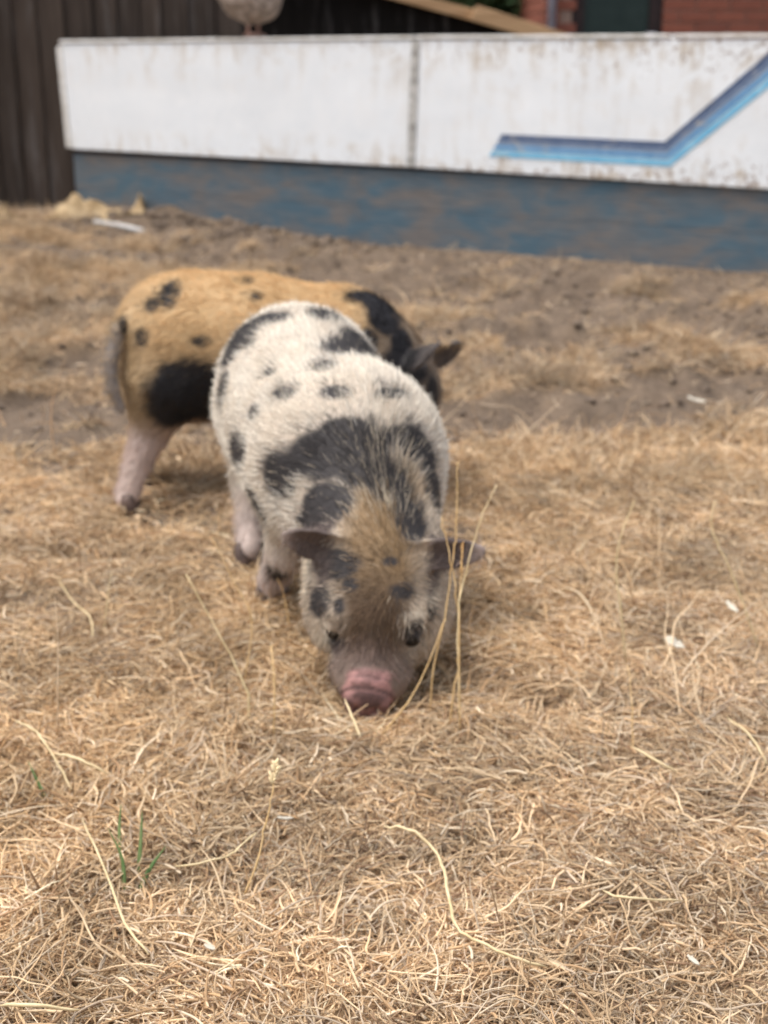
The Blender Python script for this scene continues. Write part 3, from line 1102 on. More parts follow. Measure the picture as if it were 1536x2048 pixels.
# --- white piglet in front
WH_O, WH_R = (-0.005, 1.400, 0.116), frame_of((-0.10, -0.74, -0.67), (0.0, -0.67, 0.74))
W_SPOTS = [
    ((-0.0319, 1.6908, 0.3051), (0.0214, 0.1030, -0.0216), (0.0257, -0.0100, -0.0223)),
    ((-0.0397, 1.7465, 0.3139), (0.0107, 0.0307, -0.0061), (0.0111, -0.0059, -0.0103)),
    ((-0.0691, 1.5576, 0.3187), (0.0139, -0.0072, 0.0016), (-0.0062, -0.0127, -0.0036)),
    ((-0.1339, 1.6058, 0.2998), (0.0093, -0.0129, 0.0029), (-0.0038, -0.0037, -0.0045)),
    ((-0.1680, 1.7199, 0.3116), (0.0102, -0.0152, 0.0031), (-0.0054, -0.0049, -0.0066)),
    ((-0.1125, 1.5367, 0.2917), (0.0148, -0.0176, 0.0042), (-0.0053, -0.0061, -0.0072)),
    ((-0.0544, 1.5031, 0.3009), (0.0177, -0.0033, 0.0008), (-0.0015, -0.0096, -0.0062)),
    ((0.0105, 1.5173, 0.2964), (0.0202, 0.0176, -0.0042), (0.0042, -0.0061, -0.0054)),
    ((-0.1505, 1.5686, 0.2610), (0.0079, -0.0163, 0.0042), (-0.0032, -0.0037, -0.0086)),
    ((-0.1748, 1.6035, 0.2057), (0.0139, -0.0502, 0.0142), (0.0001, -0.0061, -0.0217)),
    ((-0.2019, 1.7151, 0.2528), (0.0082, -0.0220, 0.0052), (-0.0039, -0.0072, -0.0241)),
    ((-0.0680, 1.4527, 0.2422), (0.0472, -0.0206, 0.0059), (-0.0042, -0.0170, -0.0260)),
    ((-0.1122, 1.4743, 0.2137), (0.0240, -0.0254, 0.0077), (0.0008, -0.0073, -0.0266)),
    ((-0.0383, 1.4619, 0.2637), (0.0353, -0.0016, 0.0004), (-0.0005, -0.0144, -0.0157)),
    ((-0.0628, 1.4171, 0.1982), (0.0304, -0.0225, 0.0073), (-0.0052, -0.0146, -0.0232)),
    ((0.0064, 1.4249, 0.2203), (0.0268, 0.0114, -0.0035), (0.0065, -0.0210, -0.0186)),
    ((0.0284, 1.3931, 0.1889), (0.0160, 0.0107, -0.0036), (0.0092, -0.0208, -0.0208)),
    ((0.0296, 1.4805, 0.2519), (0.0224, 0.0215, -0.0059), (0.0060, -0.0109, -0.0169)),
    ((0.0446, 1.4826, 0.2336), (0.0127, 0.0179, -0.0051), (0.0061, -0.0100, -0.0200)),
    ((0.0550, 1.4689, 0.1970), (0.0105, 0.0210, -0.0066), (0.0084, -0.0120, -0.0249)),
    ((-0.0783, 1.4225, 0.1790), (0.0202, -0.0255, 0.0086), (-0.0008, -0.0049, -0.0125)),
    ((-0.0256, 1.4358, 0.2365), (0.0322, -0.0001, 0.0000), (-0.0001, -0.0216, -0.0215)),
    ((0.0201, 1.3440, 0.1277), (0.0135, 0.0053, -0.0021), (0.0003, -0.0038, -0.0079)),
    ((-0.0503, 1.3493, 0.0677), (0.0120, -0.0138, 0.0061), (0.0031, -0.0027, -0.0124)),
    ((-0.0470, 1.3414, 0.1132), (0.0063, -0.0020, 0.0008), (-0.0004, -0.0048, -0.0092)),
    ((0.0300, 1.3346, 0.0842), (0.0104, 0.0032, -0.0014), (-0.0041, 0.0077, -0.0135)),
    ((0.0496, 1.3562, 0.1033), (0.0044, 0.0063, -0.0026), (-0.0008, -0.0044, -0.0123)),
    ((0.0072, 1.3559, 0.1563), (0.0093, 0.0017, -0.0006), (0.0002, -0.0028, -0.0045)),
    ((-0.1316, 1.5806, 0.0567), (0.0128, -0.0084, 0.0032), (0.0077, 0.0064, -0.0141)),
    ((-0.1484, 1.5489, 0.1553), (0.0097, -0.0297, 0.0097), (0.0077, -0.0048, -0.0223)),
    ((-0.0521, 1.3676, 0.1492), (0.0227, -0.0180, 0.0067), (-0.0008, -0.0067, -0.0153)),
    ((-0.1819, 1.7617, 0.3141), (0.0151, -0.0355, 0.0070), (-0.0143, -0.0090, -0.0150)),
    ((-0.0671, 1.3626, 0.1080), (0.0135, -0.0181, 0.0073), (0.0010, -0.0065, -0.0177)),
    ((-0.0351, 1.3478, 0.1334), (0.0084, -0.0035, 0.0014), (-0.0003, -0.0032, -0.0065)),
    ((-0.0043, 1.4520, 0.2486), (0.0270, 0.0086, -0.0024), (0.0038, -0.0170, -0.0176)),
    ((0.0174, 1.4665, 0.2501), (0.0220, 0.0148, -0.0041), (0.0063, -0.0146, -0.0185)),
    ((-0.1900, 1.7495, 0.3011), (0.0113, -0.0283, 0.0058), (-0.0138, -0.0104, -0.0235)),
    ((-0.1472, 1.7563, 0.3356), (0.0341, -0.0190, 0.0035), (-0.0081, -0.0152, -0.0042)),
    ((-0.0750, 1.7677, 0.3386), (0.0179, 0.0295, -0.0054), (0.0137, -0.0093, -0.0054)),
    ((-0.1765, 1.7593, 0.3184), (0.0130, -0.0284, 0.0055), (-0.0129, -0.0084, -0.0125)),
]
W_LIGHT = [
    ((0.0361, 1.3376, 0.1042), (0.0127, 0.0101, -0.0042), (0.0001, -0.0017, -0.0038)),
    ((-0.0595, 1.3607, 0.0764), (0.0042, -0.0005, 0.0002), (0.0002, -0.0023, -0.0093)),
    ((-0.0836, 1.4023, 0.1236), (0.0060, -0.0122, 0.0047), (0.0044, -0.0075, -0.0254)),
    ((0.0513, 1.3638, 0.1160), (0.0076, 0.0075, -0.0030), (0.0002, -0.0060, -0.0145)),
    ((-0.0681, 1.3700, 0.0563), (0.0070, -0.0124, 0.0054), (0.0057, -0.0037, -0.0156)),
]
W_PALE = [
    ((0.0119, 1.4516, 0.2403), (0.0049, 0.0026, -0.0007), (0.0040, -0.0111, -0.0125)),
    ((0.0253, 1.4459, 0.2251), (0.0044, 0.0035, -0.0010), (0.0061, -0.0123, -0.0154)),
    ((-0.0877, 1.4476, 0.2105), (0.0103, -0.0087, 0.0027), (-0.0007, -0.0040, -0.0101)),
    ((-0.0125, 1.3846, 0.1946), (0.0220, -0.0010, 0.0003), (-0.0004, -0.0126, -0.0112)),
    ((0.0397, 1.4294, 0.1993), (0.0056, 0.0074, -0.0024), (0.0097, -0.0135, -0.0193)),
]


def coat_white(P, hp, hair=False):
    n = fbm(P, 40, 61, 3)
    c = mixc(col(0.66, 0.585, 0.47), col(0.79, 0.745, 0.655), n)
    if not hair:
        c = c * np.array([[0.72, 0.66, 0.62]])
    leg = 1 - sstep(0.05, 0.12, P[:, 2])
    hn = np.linalg.norm(hp / np.array([0.10, 0.15, 0.10]), axis=1)
    head = 1 - sstep(0.75, 1.15, hn)
    c = mixc(c, (col(0.58, 0.46, 0.41) + n[:, None] * 0.08) * (0.75 + 0.45 * fbm(P, 45, 44, 3))[:, None], leg * (1 - head) * 0.8)
    c = mixc(c, col(0.40, 0.32, 0.235), head * 0.85)
    top = head * sstep(-0.02, 0.02, hp[:, 2]) * (1 - sstep(0.022, 0.052, np.abs(hp[:, 0]) + (n - 0.5) * 0.02))
    c = mixc(c, mixc(col(0.25, 0.165, 0.085), col(0.085, 0.052, 0.029), sstep(-0.02, 0.06, hp[:, 1])), top)
    c = c * (0.8 + 0.4 * fbm(P, 90, 15, 2))[:, None]
    dk = spots_f(P, W_SPOTS, 71) * (1 - 0.9 * spots_f(P, W_PALE, 73))
    dark = col(0.040, 0.035, 0.034)
    c = mixc(c, np.tile(dark, (len(P), 1)), dk)
    c = mixc(c, np.tile(col(0.62, 0.54, 0.42), (len(P), 1)), 0.75 * spots_f(P, W_LIGHT, 75))
    # ears dark
    er = ear_mask(hp)
    tip = sstep(0.085, 0.105, np.abs(hp[:, 0]))
    c = mixc(c, mixc(np.tile(col(0.10, 0.075, 0.066), (len(P), 1)), np.tile(col(0.34, 0.27, 0.235), (len(P), 1)), tip), er)
    # muzzle grey pink, snout pink
    mz = sstep(0.068, 0.092, hp[:, 1]) * (hn < 1.6)
    c = mixc(c, np.tile(col(0.16, 0.112, 0.092), (len(P), 1)) * (0.7 + 0.6 * fbm(P, 70, 18, 3))[:, None], mz * 0.8)
    sn = sstep(0.101, 0.109, hp[:, 1] + (fbm(P, 80, 19, 2) - 0.5) * 0.012) * (hn < 1.6) * (1 - sstep(0.018, 0.027, np.abs(hp[:, 0]) - np.clip(hp[:, 1] - 0.116, 0, 0.02) * 1.2))
    c = mixc(c, mixc(np.tile(col(0.47, 0.25, 0.225), (len(P), 1)), np.tile(col(0.11, 0.062, 0.056), (len(P), 1)), np.clip(sstep(0.35, 0.65, fbm(P, 110, 12, 3)) * 0.55 + 1.2 * fbm(P, 60, 33, 2) * np.exp(-((hp[:, 1] - 0.1120) / 0.0016) ** 2) + 0.9 * np.exp(-((hp[:, 1] - 0.1225) / 0.0018) ** 2) + sstep(0.124, 0.130, hp[:, 1]) * 0.6, 0, 1)), sn)
    return c


def flow_white(P):
    d = np.tile(np.array([[-0.30, 1.0, 0.10]]), (len(P), 1))
    low = (1 - sstep(0.06, 0.2, P[:, 2]))[:, None]
    return d * (1 - 0.5 * low) + np.array([[0, 0, -1.0]]) * (0.25 + 0.6 * low)


def ear_frame(along, normal):
    a = np.array(along, float); a /= np.linalg.norm(a)
    n = np.array(normal, float); n -= a * (n @ a); n /= np.linalg.norm(n)
    return np.c_[a, np.cross(n, a), n]


wp = piglet('piglet', 'white piglet with dark grey spots, head down, nearest the camera',
    (-0.33, 1.22, -0.03), (0.16, 2.02, 0.42), 0.0032,
    [('e', (-0.112, 1.800, 0.232), (0.107, 0.102, 0.112), 0.05),
     ('e', (-0.106, 1.735, 0.216), (0.094, 0.105, 0.112), 0.05),
     ('e', (-0.090, 1.660, 0.208), (0.088, 0.100, 0.112), 0.05),
     ('e', (-0.046, 1.580, 0.202), (0.106, 0.106, 0.113), 0.06),
     ('c', (-0.034, 1.545, 0.203), (-0.012, 1.440, 0.145), 0.096, 0.072, 0.05)],
    [[((-0.168, 1.815, 0.185), 0.058), ((-0.186, 1.838, 0.105), 0.024), ((-0.184, 1.802, 0.052), 0.0155), ((-0.181, 1.775, 0.020), 0.0185)],
     [((-0.060, 1.825, 0.185), 0.062), ((-0.055, 1.840, 0.100), 0.027), ((-0.050, 1.800, 0.050), 0.0175), ((-0.050, 1.775, 0.020), 0.0185)],
     [((-0.100, 1.585, 0.150), 0.046), ((-0.118, 1.585, 0.085), 0.023), ((-0.134, 1.612, 0.042), 0.0165), ((-0.140, 1.628, 0.020), 0.0180)],
     [((0.015, 1.560, 0.150), 0.048), ((0.022, 1.555, 0.085), 0.024), ((0.025, 1.560, 0.042), 0.0175), ((0.025, 1.550, 0.020), 0.0185)]],
    WH_O, WH_R, 1.0,
    [((0.034, -0.016, 0.046), ear_frame((1.0, 0.02, 0.10), (0.0, 0.88, 0.40)), 0.072, 0.0215, 0.32, -0.05),
     ((-0.034, -0.016, 0.046), ear_frame((-1.0, 0.0, 0.16), (0.0, 0.75, 0.60)), 0.076, 0.019, 0.32, -0.05)],
    coat_white, flow_white, 110000,
    tail=[((-0.155, 1.895, 0.27), 0.010), ((-0.165, 1.915, 0.24), 0.008), ((-0.165, 1.915, 0.19), 0.006)],
    mane=lambda X, hp: np.exp(-(hp[:, 0] / 0.03) ** 2) * np.exp(-((hp[:, 1] + 0.085) / 0.06) ** 2) * (hp[:, 2] > 0.0))

# --- ginger piglet behind
GH_O, GH_R = (0.016, 2.070, 0.180), frame_of((0.25, -0.25, -0.93), (0.90, -0.15, 0.35))
G_SPOTS = [
    ((-0.3076, 2.0190, 0.3249), (0.0162, -0.0023, 0.0004), (-0.0031, -0.0242, -0.0163)),
    ((-0.3343, 2.0089, 0.3085), (0.0124, -0.0049, 0.0009), (-0.0026, -0.0084, -0.0101)),
    ((-0.3480, 1.9900, 0.2641), (0.0126, -0.0060, 0.0012), (-0.0006, -0.0043, -0.0152)),
    ((-0.2890, 1.9733, 0.1834), (0.0553, 0.0084, -0.0020), (-0.0057, 0.0252, -0.0511)),
    ((-0.2534, 1.9842, 0.1852), (0.0284, 0.0046, -0.0011), (-0.0057, 0.0243, -0.0433)),
    ((-0.3015, 1.9713, 0.2177), (0.0285, 0.0017, -0.0004), (-0.0001, -0.0021, -0.0142)),
    ((-0.2001, 2.0543, 0.3359), (0.0087, 0.0011, -0.0002), (0.0012, -0.0097, -0.0029)),
    ((-0.1832, 2.0231, 0.3191), (0.0114, 0.0017, -0.0003), (0.0011, -0.0081, -0.0059)),
    ((-0.2611, 1.9776, 0.2608), (0.0142, 0.0007, -0.0002), (0.0000, -0.0017, -0.0069)),
    ((-0.0296, 2.0664, 0.3118), (0.0256, 0.0285, -0.0048), (0.0088, -0.0093, -0.0087)),
    ((0.0308, 2.0262, 0.2399), (0.0162, 0.0035, -0.0007), (0.0042, -0.0246, -0.0247)),
    ((-0.0103, 2.0445, 0.2927), (0.0117, 0.0110, -0.0020), (0.0117, -0.0152, -0.0158)),
    ((-0.0210, 2.0077, 0.2584), (0.0144, 0.0068, -0.0014), (0.0018, -0.0072, -0.0169)),
    ((0.0729, 2.0311, 0.1695), (0.0079, 0.0125, -0.0030), (-0.0028, -0.0053, -0.0294)),
    ((-0.3768, 2.0041, 0.2818), (0.0067, 0.0028, -0.0005), (0.0030, -0.0097, -0.0128)),
    ((0.0089, 2.0649, 0.2868), (0.0165, 0.0322, -0.0058), (0.0095, -0.0083, -0.0192)),
    ((-0.2895, 1.9746, 0.1757), (0.0607, 0.0075, -0.0018), (-0.0054, 0.0306, -0.0540)),
    ((-0.2468, 1.9918, 0.1715), (0.0285, 0.0049, -0.0012), (-0.0087, 0.0385, -0.0472)),
    ((0.0279, 2.0234, 0.2390), (0.0205, 0.0014, -0.0003), (0.0017, -0.0314, -0.0346)),
    ((-0.0059, 2.0746, 0.3015), (0.0329, 0.0298, -0.0052), (0.0192, -0.0228, -0.0095)),
    ((0.0015, 2.0413, 0.2800), (0.0221, 0.0216, -0.0040), (0.0113, -0.0151, -0.0195)),
    ((0.0378, 2.0029, 0.2285), (0.0176, -0.0236, 0.0051), (-0.0059, -0.0104, -0.0277)),
]


def coat_ginger(P, hp, hair=False):
    n = fbm(P, 30, 41, 3)
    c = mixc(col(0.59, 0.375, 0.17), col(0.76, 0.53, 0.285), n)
    c = mixc(np.tile(col(0.30, 0.21, 0.115), (len(P), 1)) * (0.8 + 0.4 * n)[:, None], c, sstep(0.16, 0.30, P[:, 2] + (n - 0.5) * 0.06))  # lower flank browner and darker: shade below the lit back painted into the coat
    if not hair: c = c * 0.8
    pale = sstep(-0.30, -0.40, P[:, 0])
    c = mixc(c, np.tile(col(0.46, 0.34, 0.20), (len(P), 1)), pale * 0.6)
    leg = 1 - sstep(0.10, 0.155, P[:, 2])
    c = mixc(c, np.tile(col(0.60, 0.47, 0.41), (len(P), 1)) * (0.75 + 0.45 * fbm(P, 45, 43, 3))[:, None], leg * 0.9)
    tp = [(-0.386, 2.006, 0.270), (-0.395, 1.988, 0.232), (-0.392, 1.980, 0.190), (-0.380, 1.978, 0.160)]
    tq = [np.array(tp[q]) * (1 - t) + np.array(tp[q + 1]) * t for q in range(3) for t in np.linspace(0, 1, 6)]
    tl = 1 - sstep(0.010, 0.015, np.min([np.linalg.norm(P - q, axis=1) for q in tq], axis=0))
    c = mixc(c, np.tile(col(0.26, 0.225, 0.20), (len(P), 1)), tl)
    hn = np.linalg.norm(hp / np.array([0.10, 0.15, 0.10]), axis=1)
    head = 1 - sstep(0.75, 1.15, hn)
    c = mixc(c, np.tile(col(0.12, 0.096, 0.082), (len(P), 1)), head * 0.75)
    er = ear_mask(hp)
    c = mixc(c, np.tile(col(0.13, 0.112, 0.105), (len(P), 1)), er)
    dk = spots_f(P, G_SPOTS, 171)
    c = mixc(c, np.tile(col(0.018, 0.016, 0.017), (len(P), 1)), dk)
    return c


def flow_ginger(P):
    d = np.tile(np.array([[-1.0, -0.05, -0.15]]), (len(P), 1))
    low = (1 - sstep(0.12, 0.25, P[:, 2]))[:, None]
    return d + np.array([[0, 0, -0.7]]) * low


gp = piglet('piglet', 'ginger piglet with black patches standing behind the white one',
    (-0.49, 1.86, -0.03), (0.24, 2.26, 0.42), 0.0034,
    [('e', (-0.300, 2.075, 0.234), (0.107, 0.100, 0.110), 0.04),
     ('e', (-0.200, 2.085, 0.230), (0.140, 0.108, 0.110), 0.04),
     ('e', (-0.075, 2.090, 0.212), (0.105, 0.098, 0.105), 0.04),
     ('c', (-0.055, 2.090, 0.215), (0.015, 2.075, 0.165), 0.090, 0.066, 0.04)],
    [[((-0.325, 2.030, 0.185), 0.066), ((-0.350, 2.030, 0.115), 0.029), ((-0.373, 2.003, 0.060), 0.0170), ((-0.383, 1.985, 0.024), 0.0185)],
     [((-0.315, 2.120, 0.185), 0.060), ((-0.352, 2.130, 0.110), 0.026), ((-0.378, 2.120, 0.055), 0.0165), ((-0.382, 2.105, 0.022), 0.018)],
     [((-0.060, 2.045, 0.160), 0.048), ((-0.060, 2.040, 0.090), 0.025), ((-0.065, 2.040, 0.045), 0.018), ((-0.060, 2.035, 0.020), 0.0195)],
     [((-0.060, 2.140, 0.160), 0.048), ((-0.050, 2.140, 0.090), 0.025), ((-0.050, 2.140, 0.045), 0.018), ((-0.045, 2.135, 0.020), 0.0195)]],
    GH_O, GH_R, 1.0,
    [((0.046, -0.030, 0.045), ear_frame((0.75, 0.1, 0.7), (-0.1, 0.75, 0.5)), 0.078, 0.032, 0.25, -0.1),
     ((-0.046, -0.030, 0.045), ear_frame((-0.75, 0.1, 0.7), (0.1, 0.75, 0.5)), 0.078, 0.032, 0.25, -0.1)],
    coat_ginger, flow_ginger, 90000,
    tail=[((-0.368, 2.03, 0.290), 0.012), ((-0.386, 2.006, 0.270), 0.0115), ((-0.395, 1.988, 0.232), 0.010), ((-0.392, 1.980, 0.190), 0.008), ((-0.380, 1.978, 0.160), 0.005)])


# ------------------------------------------------------------------ single stalks and straws
STALKS = [
    ("tall pale golden stalk leaning right across the white piglet's ear", 'palestalk', 0.95, 0, [(0.077, 1.278, -0.005), (0.074, 1.283, 0.099), (0.075, 1.288, 0.140), (0.081, 1.293, 0.169), (0.089, 1.298, 0.202), (0.098, 1.303, 0.227), (0.110, 1.308, 0.254)]),
    ("golden stalk bending left, beside the taller leaning stalk by the piglet's cheek", 'stalk', 1.00, 0, [(0.066, 1.287, -0.005), (0.073, 1.292, 0.063), (0.076, 1.297, 0.093), (0.073, 1.302, 0.139), (0.067, 1.307, 0.174), (0.059, 1.312, 0.210), (0.057, 1.317, 0.218)]),
    ('tallest upright stalk with a long thin seed head beside the white piglet', 'stalk', 0.90, 1, [(0.048, 1.321, -0.005), (0.051, 1.326, 0.047), (0.062, 1.331, 0.103), (0.069, 1.336, 0.153), (0.072, 1.341, 0.187), (0.074, 1.346, 0.225), (0.073, 1.351, 0.264)]),
    ("arching stalk curving up from under the white piglet's snout", 'stalk', 0.90, 0, [(-0.004, 1.278, -0.005), (0.024, 1.286, 0.030), (0.041, 1.293, 0.060), (0.052, 1.301, 0.087), (0.061, 1.308, 0.113)]),
    ("short stalk with a brown seed head in front of the piglet's ear", 'stalk', 0.80, 2, [(0.077, 1.273, -0.005), (0.075, 1.280, 0.090), (0.075, 1.288, 0.141), (0.076, 1.295, 0.167), (0.078, 1.303, 0.193)]),
    ("thick pale stem leaning left, left of the white piglet's face", 'palestalk', 1.30, 0, [(-0.139, 1.294, -0.005), (-0.140, 1.301, 0.032), (-0.157, 1.309, 0.072), (-0.176, 1.316, 0.108), (-0.200, 1.324, 0.154)]),
    ('knobbly golden stalk standing upright just left of the snout', 'stalk', 1.10, 1, [(-0.111, 1.264, -0.005), (-0.110, 1.279, 0.053), (-0.113, 1.294, 0.087)]),
    ("thin stem leaning left below the white piglet's hind foot", 'stalk', 0.80, 0, [(-0.154, 1.401, -0.005), (-0.144, 1.411, 0.068), (-0.163, 1.421, 0.107), (-0.185, 1.431, 0.155)]),
    ("short brownish stalk in front of the white piglet's front foot", 'seed', 0.90, 0, [(-0.111, 1.537, -0.005), (-0.117, 1.552, 0.027), (-0.125, 1.567, 0.055)]),
    ('pale curved stem standing at the far left of the lawn', 'palestalk', 0.90, 0, [(-0.334, 1.537, -0.005), (-0.331, 1.552, 0.031), (-0.326, 1.567, 0.066)]),
    ('slender stalk with a pale tip standing alone right of the piglets', 'palestalk', 1.20, 0, [(0.275, 1.456, -0.005), (0.265, 1.463, 0.070), (0.260, 1.471, 0.107), (0.266, 1.478, 0.146), (0.280, 1.486, 0.180)]),
    ('slender stalk leaning left near the right edge of the lawn', 'palestalk', 1.20, 0, [(0.435, 1.483, -0.005), (0.404, 1.491, 0.074), (0.383, 1.498, 0.119), (0.372, 1.506, 0.142), (0.375, 1.513, 0.171)]),
    ('short upright stalk rising from a bent stem on the right', 'stalk', 0.80, 0, [(0.246, 1.233, -0.005), (0.244, 1.248, 0.040), (0.242, 1.263, 0.082)]),
    ('curved stalk with a yellowish seed head in the left foreground', 'stalk', 0.90, 3, [(-0.116, 0.995, -0.005), (-0.104, 1.001, 0.025), (-0.098, 1.007, 0.051), (-0.092, 1.013, 0.076), (-0.090, 1.019, 0.091), (-0.088, 1.025, 0.102)]),
]
STRAWS = [
    ('long pale stem curving down the centre of the foreground', 'palestalk', 1.50, [(0.000, 1.054, 0.018), (0.021, 1.042, 0.023), (0.042, 1.028, 0.012), (0.049, 0.983, 0.020), (0.051, 0.935, 0.022), (0.056, 0.917, 0.012), (0.071, 0.885, 0.022), (0.095, 0.869, 0.020), (0.119, 0.869, 0.012)]),
    ('bent straw stem lying diagonally on the right of the lawn', 'palestalk', 1.30, [(0.237, 1.199, 0.018), (0.251, 1.167, 0.023), (0.273, 1.159, 0.012)]),
    ('pale stem curving at the right edge of the lawn', 'palestalk', 1.20, [(0.342, 1.262, 0.018), (0.354, 1.208, 0.023), (0.360, 1.174, 0.012)]),
    ('straight pale straw lying level in the right foreground', 'palestalk', 1.10, [(0.173, 0.957, 0.018), (0.191, 0.940, 0.023), (0.238, 0.954, 0.012)]),
    ('long grey green stem lying in the left foreground', 'palestalk', 1.30, [(-0.173, 0.877, 0.018), (-0.196, 0.907, 0.023), (-0.226, 0.991, 0.012), (-0.262, 1.067, 0.020)]),
    ('arched pale straw at the left edge of the lawn', 'palestalk', 1.20, [(-0.367, 1.254, 0.018), (-0.336, 1.218, 0.023), (-0.313, 1.188, 0.012), (-0.280, 1.114, 0.020)]),
    ('pale yellow straw in the bottom left corner', 'palestalk', 1.50, [(-0.268, 0.818, 0.018), (-0.240, 0.812, 0.023), (-0.211, 0.819, 0.012)]),
    ('broad straw lying right of the arched one on the left', 'palestalk', 1.50, [(-0.312, 1.185, 0.018), (-0.283, 1.164, 0.023), (-0.257, 1.157, 0.012)]),
    ('thin straw arching towards the yellowish seed head stalk', 'palestalk', 1.00, [(-0.171, 0.993, 0.018), (-0.134, 0.996, 0.023), (-0.122, 1.032, 0.012), (-0.108, 1.043, 0.020)]),
    ('crooked pale stem lying left of the white piglet', 'palestalk', 1.10, [(-0.330, 1.461, 0.018), (-0.342, 1.506, 0.023), (-0.381, 1.587, 0.012), (-0.408, 1.638, 0.020)]),
    ("forked pale straw lying in front of the white piglet's snout", 'palestalk', 1.40, [(-0.040, 1.302, 0.018), (-0.031, 1.250, 0.023), (-0.023, 1.228, 0.012)]),
]
GREEN_A = [
    [(-0.213, 0.991, 0.000), (-0.215, 1.001, 0.015), (-0.227, 1.011, 0.025)],
    [(-0.202, 0.991, 0.000), (-0.193, 1.001, 0.005), (-0.180, 1.011, 0.008)],
    [(-0.206, 1.017, 0.000), (-0.204, 1.027, 0.015), (-0.203, 1.037, 0.026)],
    [(-0.225, 1.043, 0.000), (-0.227, 1.053, 0.009), (-0.226, 1.063, 0.017)],
]
GREEN_B = [
    [(-0.311, 1.142, 0.000), (-0.321, 1.152, 0.002), (-0.331, 1.162, 0.005)],
]
FEATHERS = [
    ('white feather lying among the straw right of the white piglet', (0.331, 1.464, 0.016), 0.026, 0.012, -0.55),
    ('pale scrap on the bare soil towards the panel on the right', (0.600, 2.618, 0.016), 0.040, 0.016, 0.30),
    ('small white feather standing near the right edge of the lawn', (0.422, 1.572, 0.016), 0.024, 0.007, -1.10),
    ('tiny white chip in the left foreground straw', (-0.131, 0.898, 0.016), 0.010, 0.004, -0.30),
    ('white sliver of straw chaff right of the green blades', (-0.087, 1.084, 0.016), 0.016, 0.004, 0.40),
    ('white chip in the bottom right foreground straw', (0.230, 0.882, 0.016), 0.012, 0.004, -0.80),
]


def refine(pts, k=4):
    """Catmull-Rom through the points"""
    p = [np.array(q) for q in pts]
    p = [2 * p[0] - p[1]] + p + [2 * p[-1] - p[-2]]
    out = []
    for i in range(1, len(p) - 2):
        for t in np.linspace(0, 1, k, endpoint=False):
            a, b, c, d = p[i - 1:i + 3]
            out.append(0.5 * (2 * b + (c - a) * t + (2 * a - 5 * b + 4 * c - d) * t * t + (3 * b - a - 3 * c + d) * t ** 3))
    out.append(p[-2])
    return out


def seed_head(pts, mat, parent, base, n, r):
    mb = MB()
    L = len(pts)
    for i in range(n):
        t = i / max(n - 1, 1) * (L - 1)
        a = int(min(t, L - 2)); p = pts[a] + (pts[a + 1] - pts[a]) * (t - a)
        d = (pts[a + 1] - pts[a]); d = d / np.linalg.norm(d)
        s_ = 1 if i % 2 else -1
        side = np.array([s_ * random.uniform(0.12, 0.6), random.uniform(-0.5, 0.5), 0.0])
        e = d + side; e = e / np.linalg.norm(e)
        q = p + e * r * random.uniform(2.6, 5.5)
        mb.tube([p - base, p + e * r * 1.5 - base, q - e * r * 0.8 - base, q - base], [r * 0.35, r, r * 0.75, r * 0.12], 6)
    return mb.build('seed_head', mat, parent, True)


for (lab, mt, w, sd_k, pts) in STALKS:
    P_ = refine(pts)
    P_ = [p + np.array([random.gauss(0, 0.0012), random.gauss(0, 0.0012), 0]) * (i % 4 == 0 and 0 < i) for i, p in enumerate(P_)]
    base = P_[0].copy()
    root = empty('grass_stalk', tuple(base))
    tag(root, lab, 'grass stalk', 'tall dry stalks on the lawn')
    n = len(P_)
    r0 = 0.00105 * w
    mb = MB()
    mb.tube([p - base for p in P_], [r0 * (1 - 0.55 * i / (n - 1)) * (1.25 if i % 5 == 4 else 1.0) for i in range(n)], 7)
    mb.build('stem', M[mt], root, True)
    if sd_k == 1: seed_head(P_[int(n * 0.55):], M['stalk'], root, base, 34, 0.0007)
    if sd_k == 2: seed_head(P_[int(n * 0.72):], M['seed'], root, base, 20, 0.0008)
    if sd_k == 3: seed_head(P_[int(n * 0.72):], M['palestalk'], root, base, 12, 0.0016)

for (lab, mt, w, pts) in STRAWS:
    P_ = refine(pts)
    P_ = [p + np.array([random.gauss(0, 0.0003), random.gauss(0, 0.0003), 0.008 + random.gauss(0, 0.0006)]) for p in P_]
    base = P_[0].copy()
    n = len(P_)
    mb = MB()
    mb.tube([p - base for p in P_], [0.00125 * w * (1 - 0.5 * abs(i / (n - 1) - 0.4)) * (0.4 if i in (0, n - 1) else 1) for i in range(n)], 7, 0.7)
    o = mb.build('straw', M[mt], None, True)
    o.location = tuple(base)
    tag(o, lab, 'straw', 'long straws lying on the lawn')


def green_tuft(blades, lab, w):
    base = np.array(blades[0][0]); base[2] = 0
    root = empty('green_grass', tuple(base))
    tag(root, lab, 'grass')
    for b in blades:
        P_ = [p + np.array([0, 0, 0.026 * i / 8.0]) for i, p in enumerate(refine(b))]
        n = len(P_)
        mb = MB()
        mb.tube([p - base for p in P_], [w * (1 - (i / (n - 1)) ** 2 * 0.92) for i in range(n)], 6, 0.3)
        mb.build('blade', M['green'], root, True)


green_tuft(GREEN_A, 'small tuft of green grass blades in the left foreground', 0.0023)
green_tuft(GREEN_B, 'single short green blade at the left edge of the lawn', 0.0030)

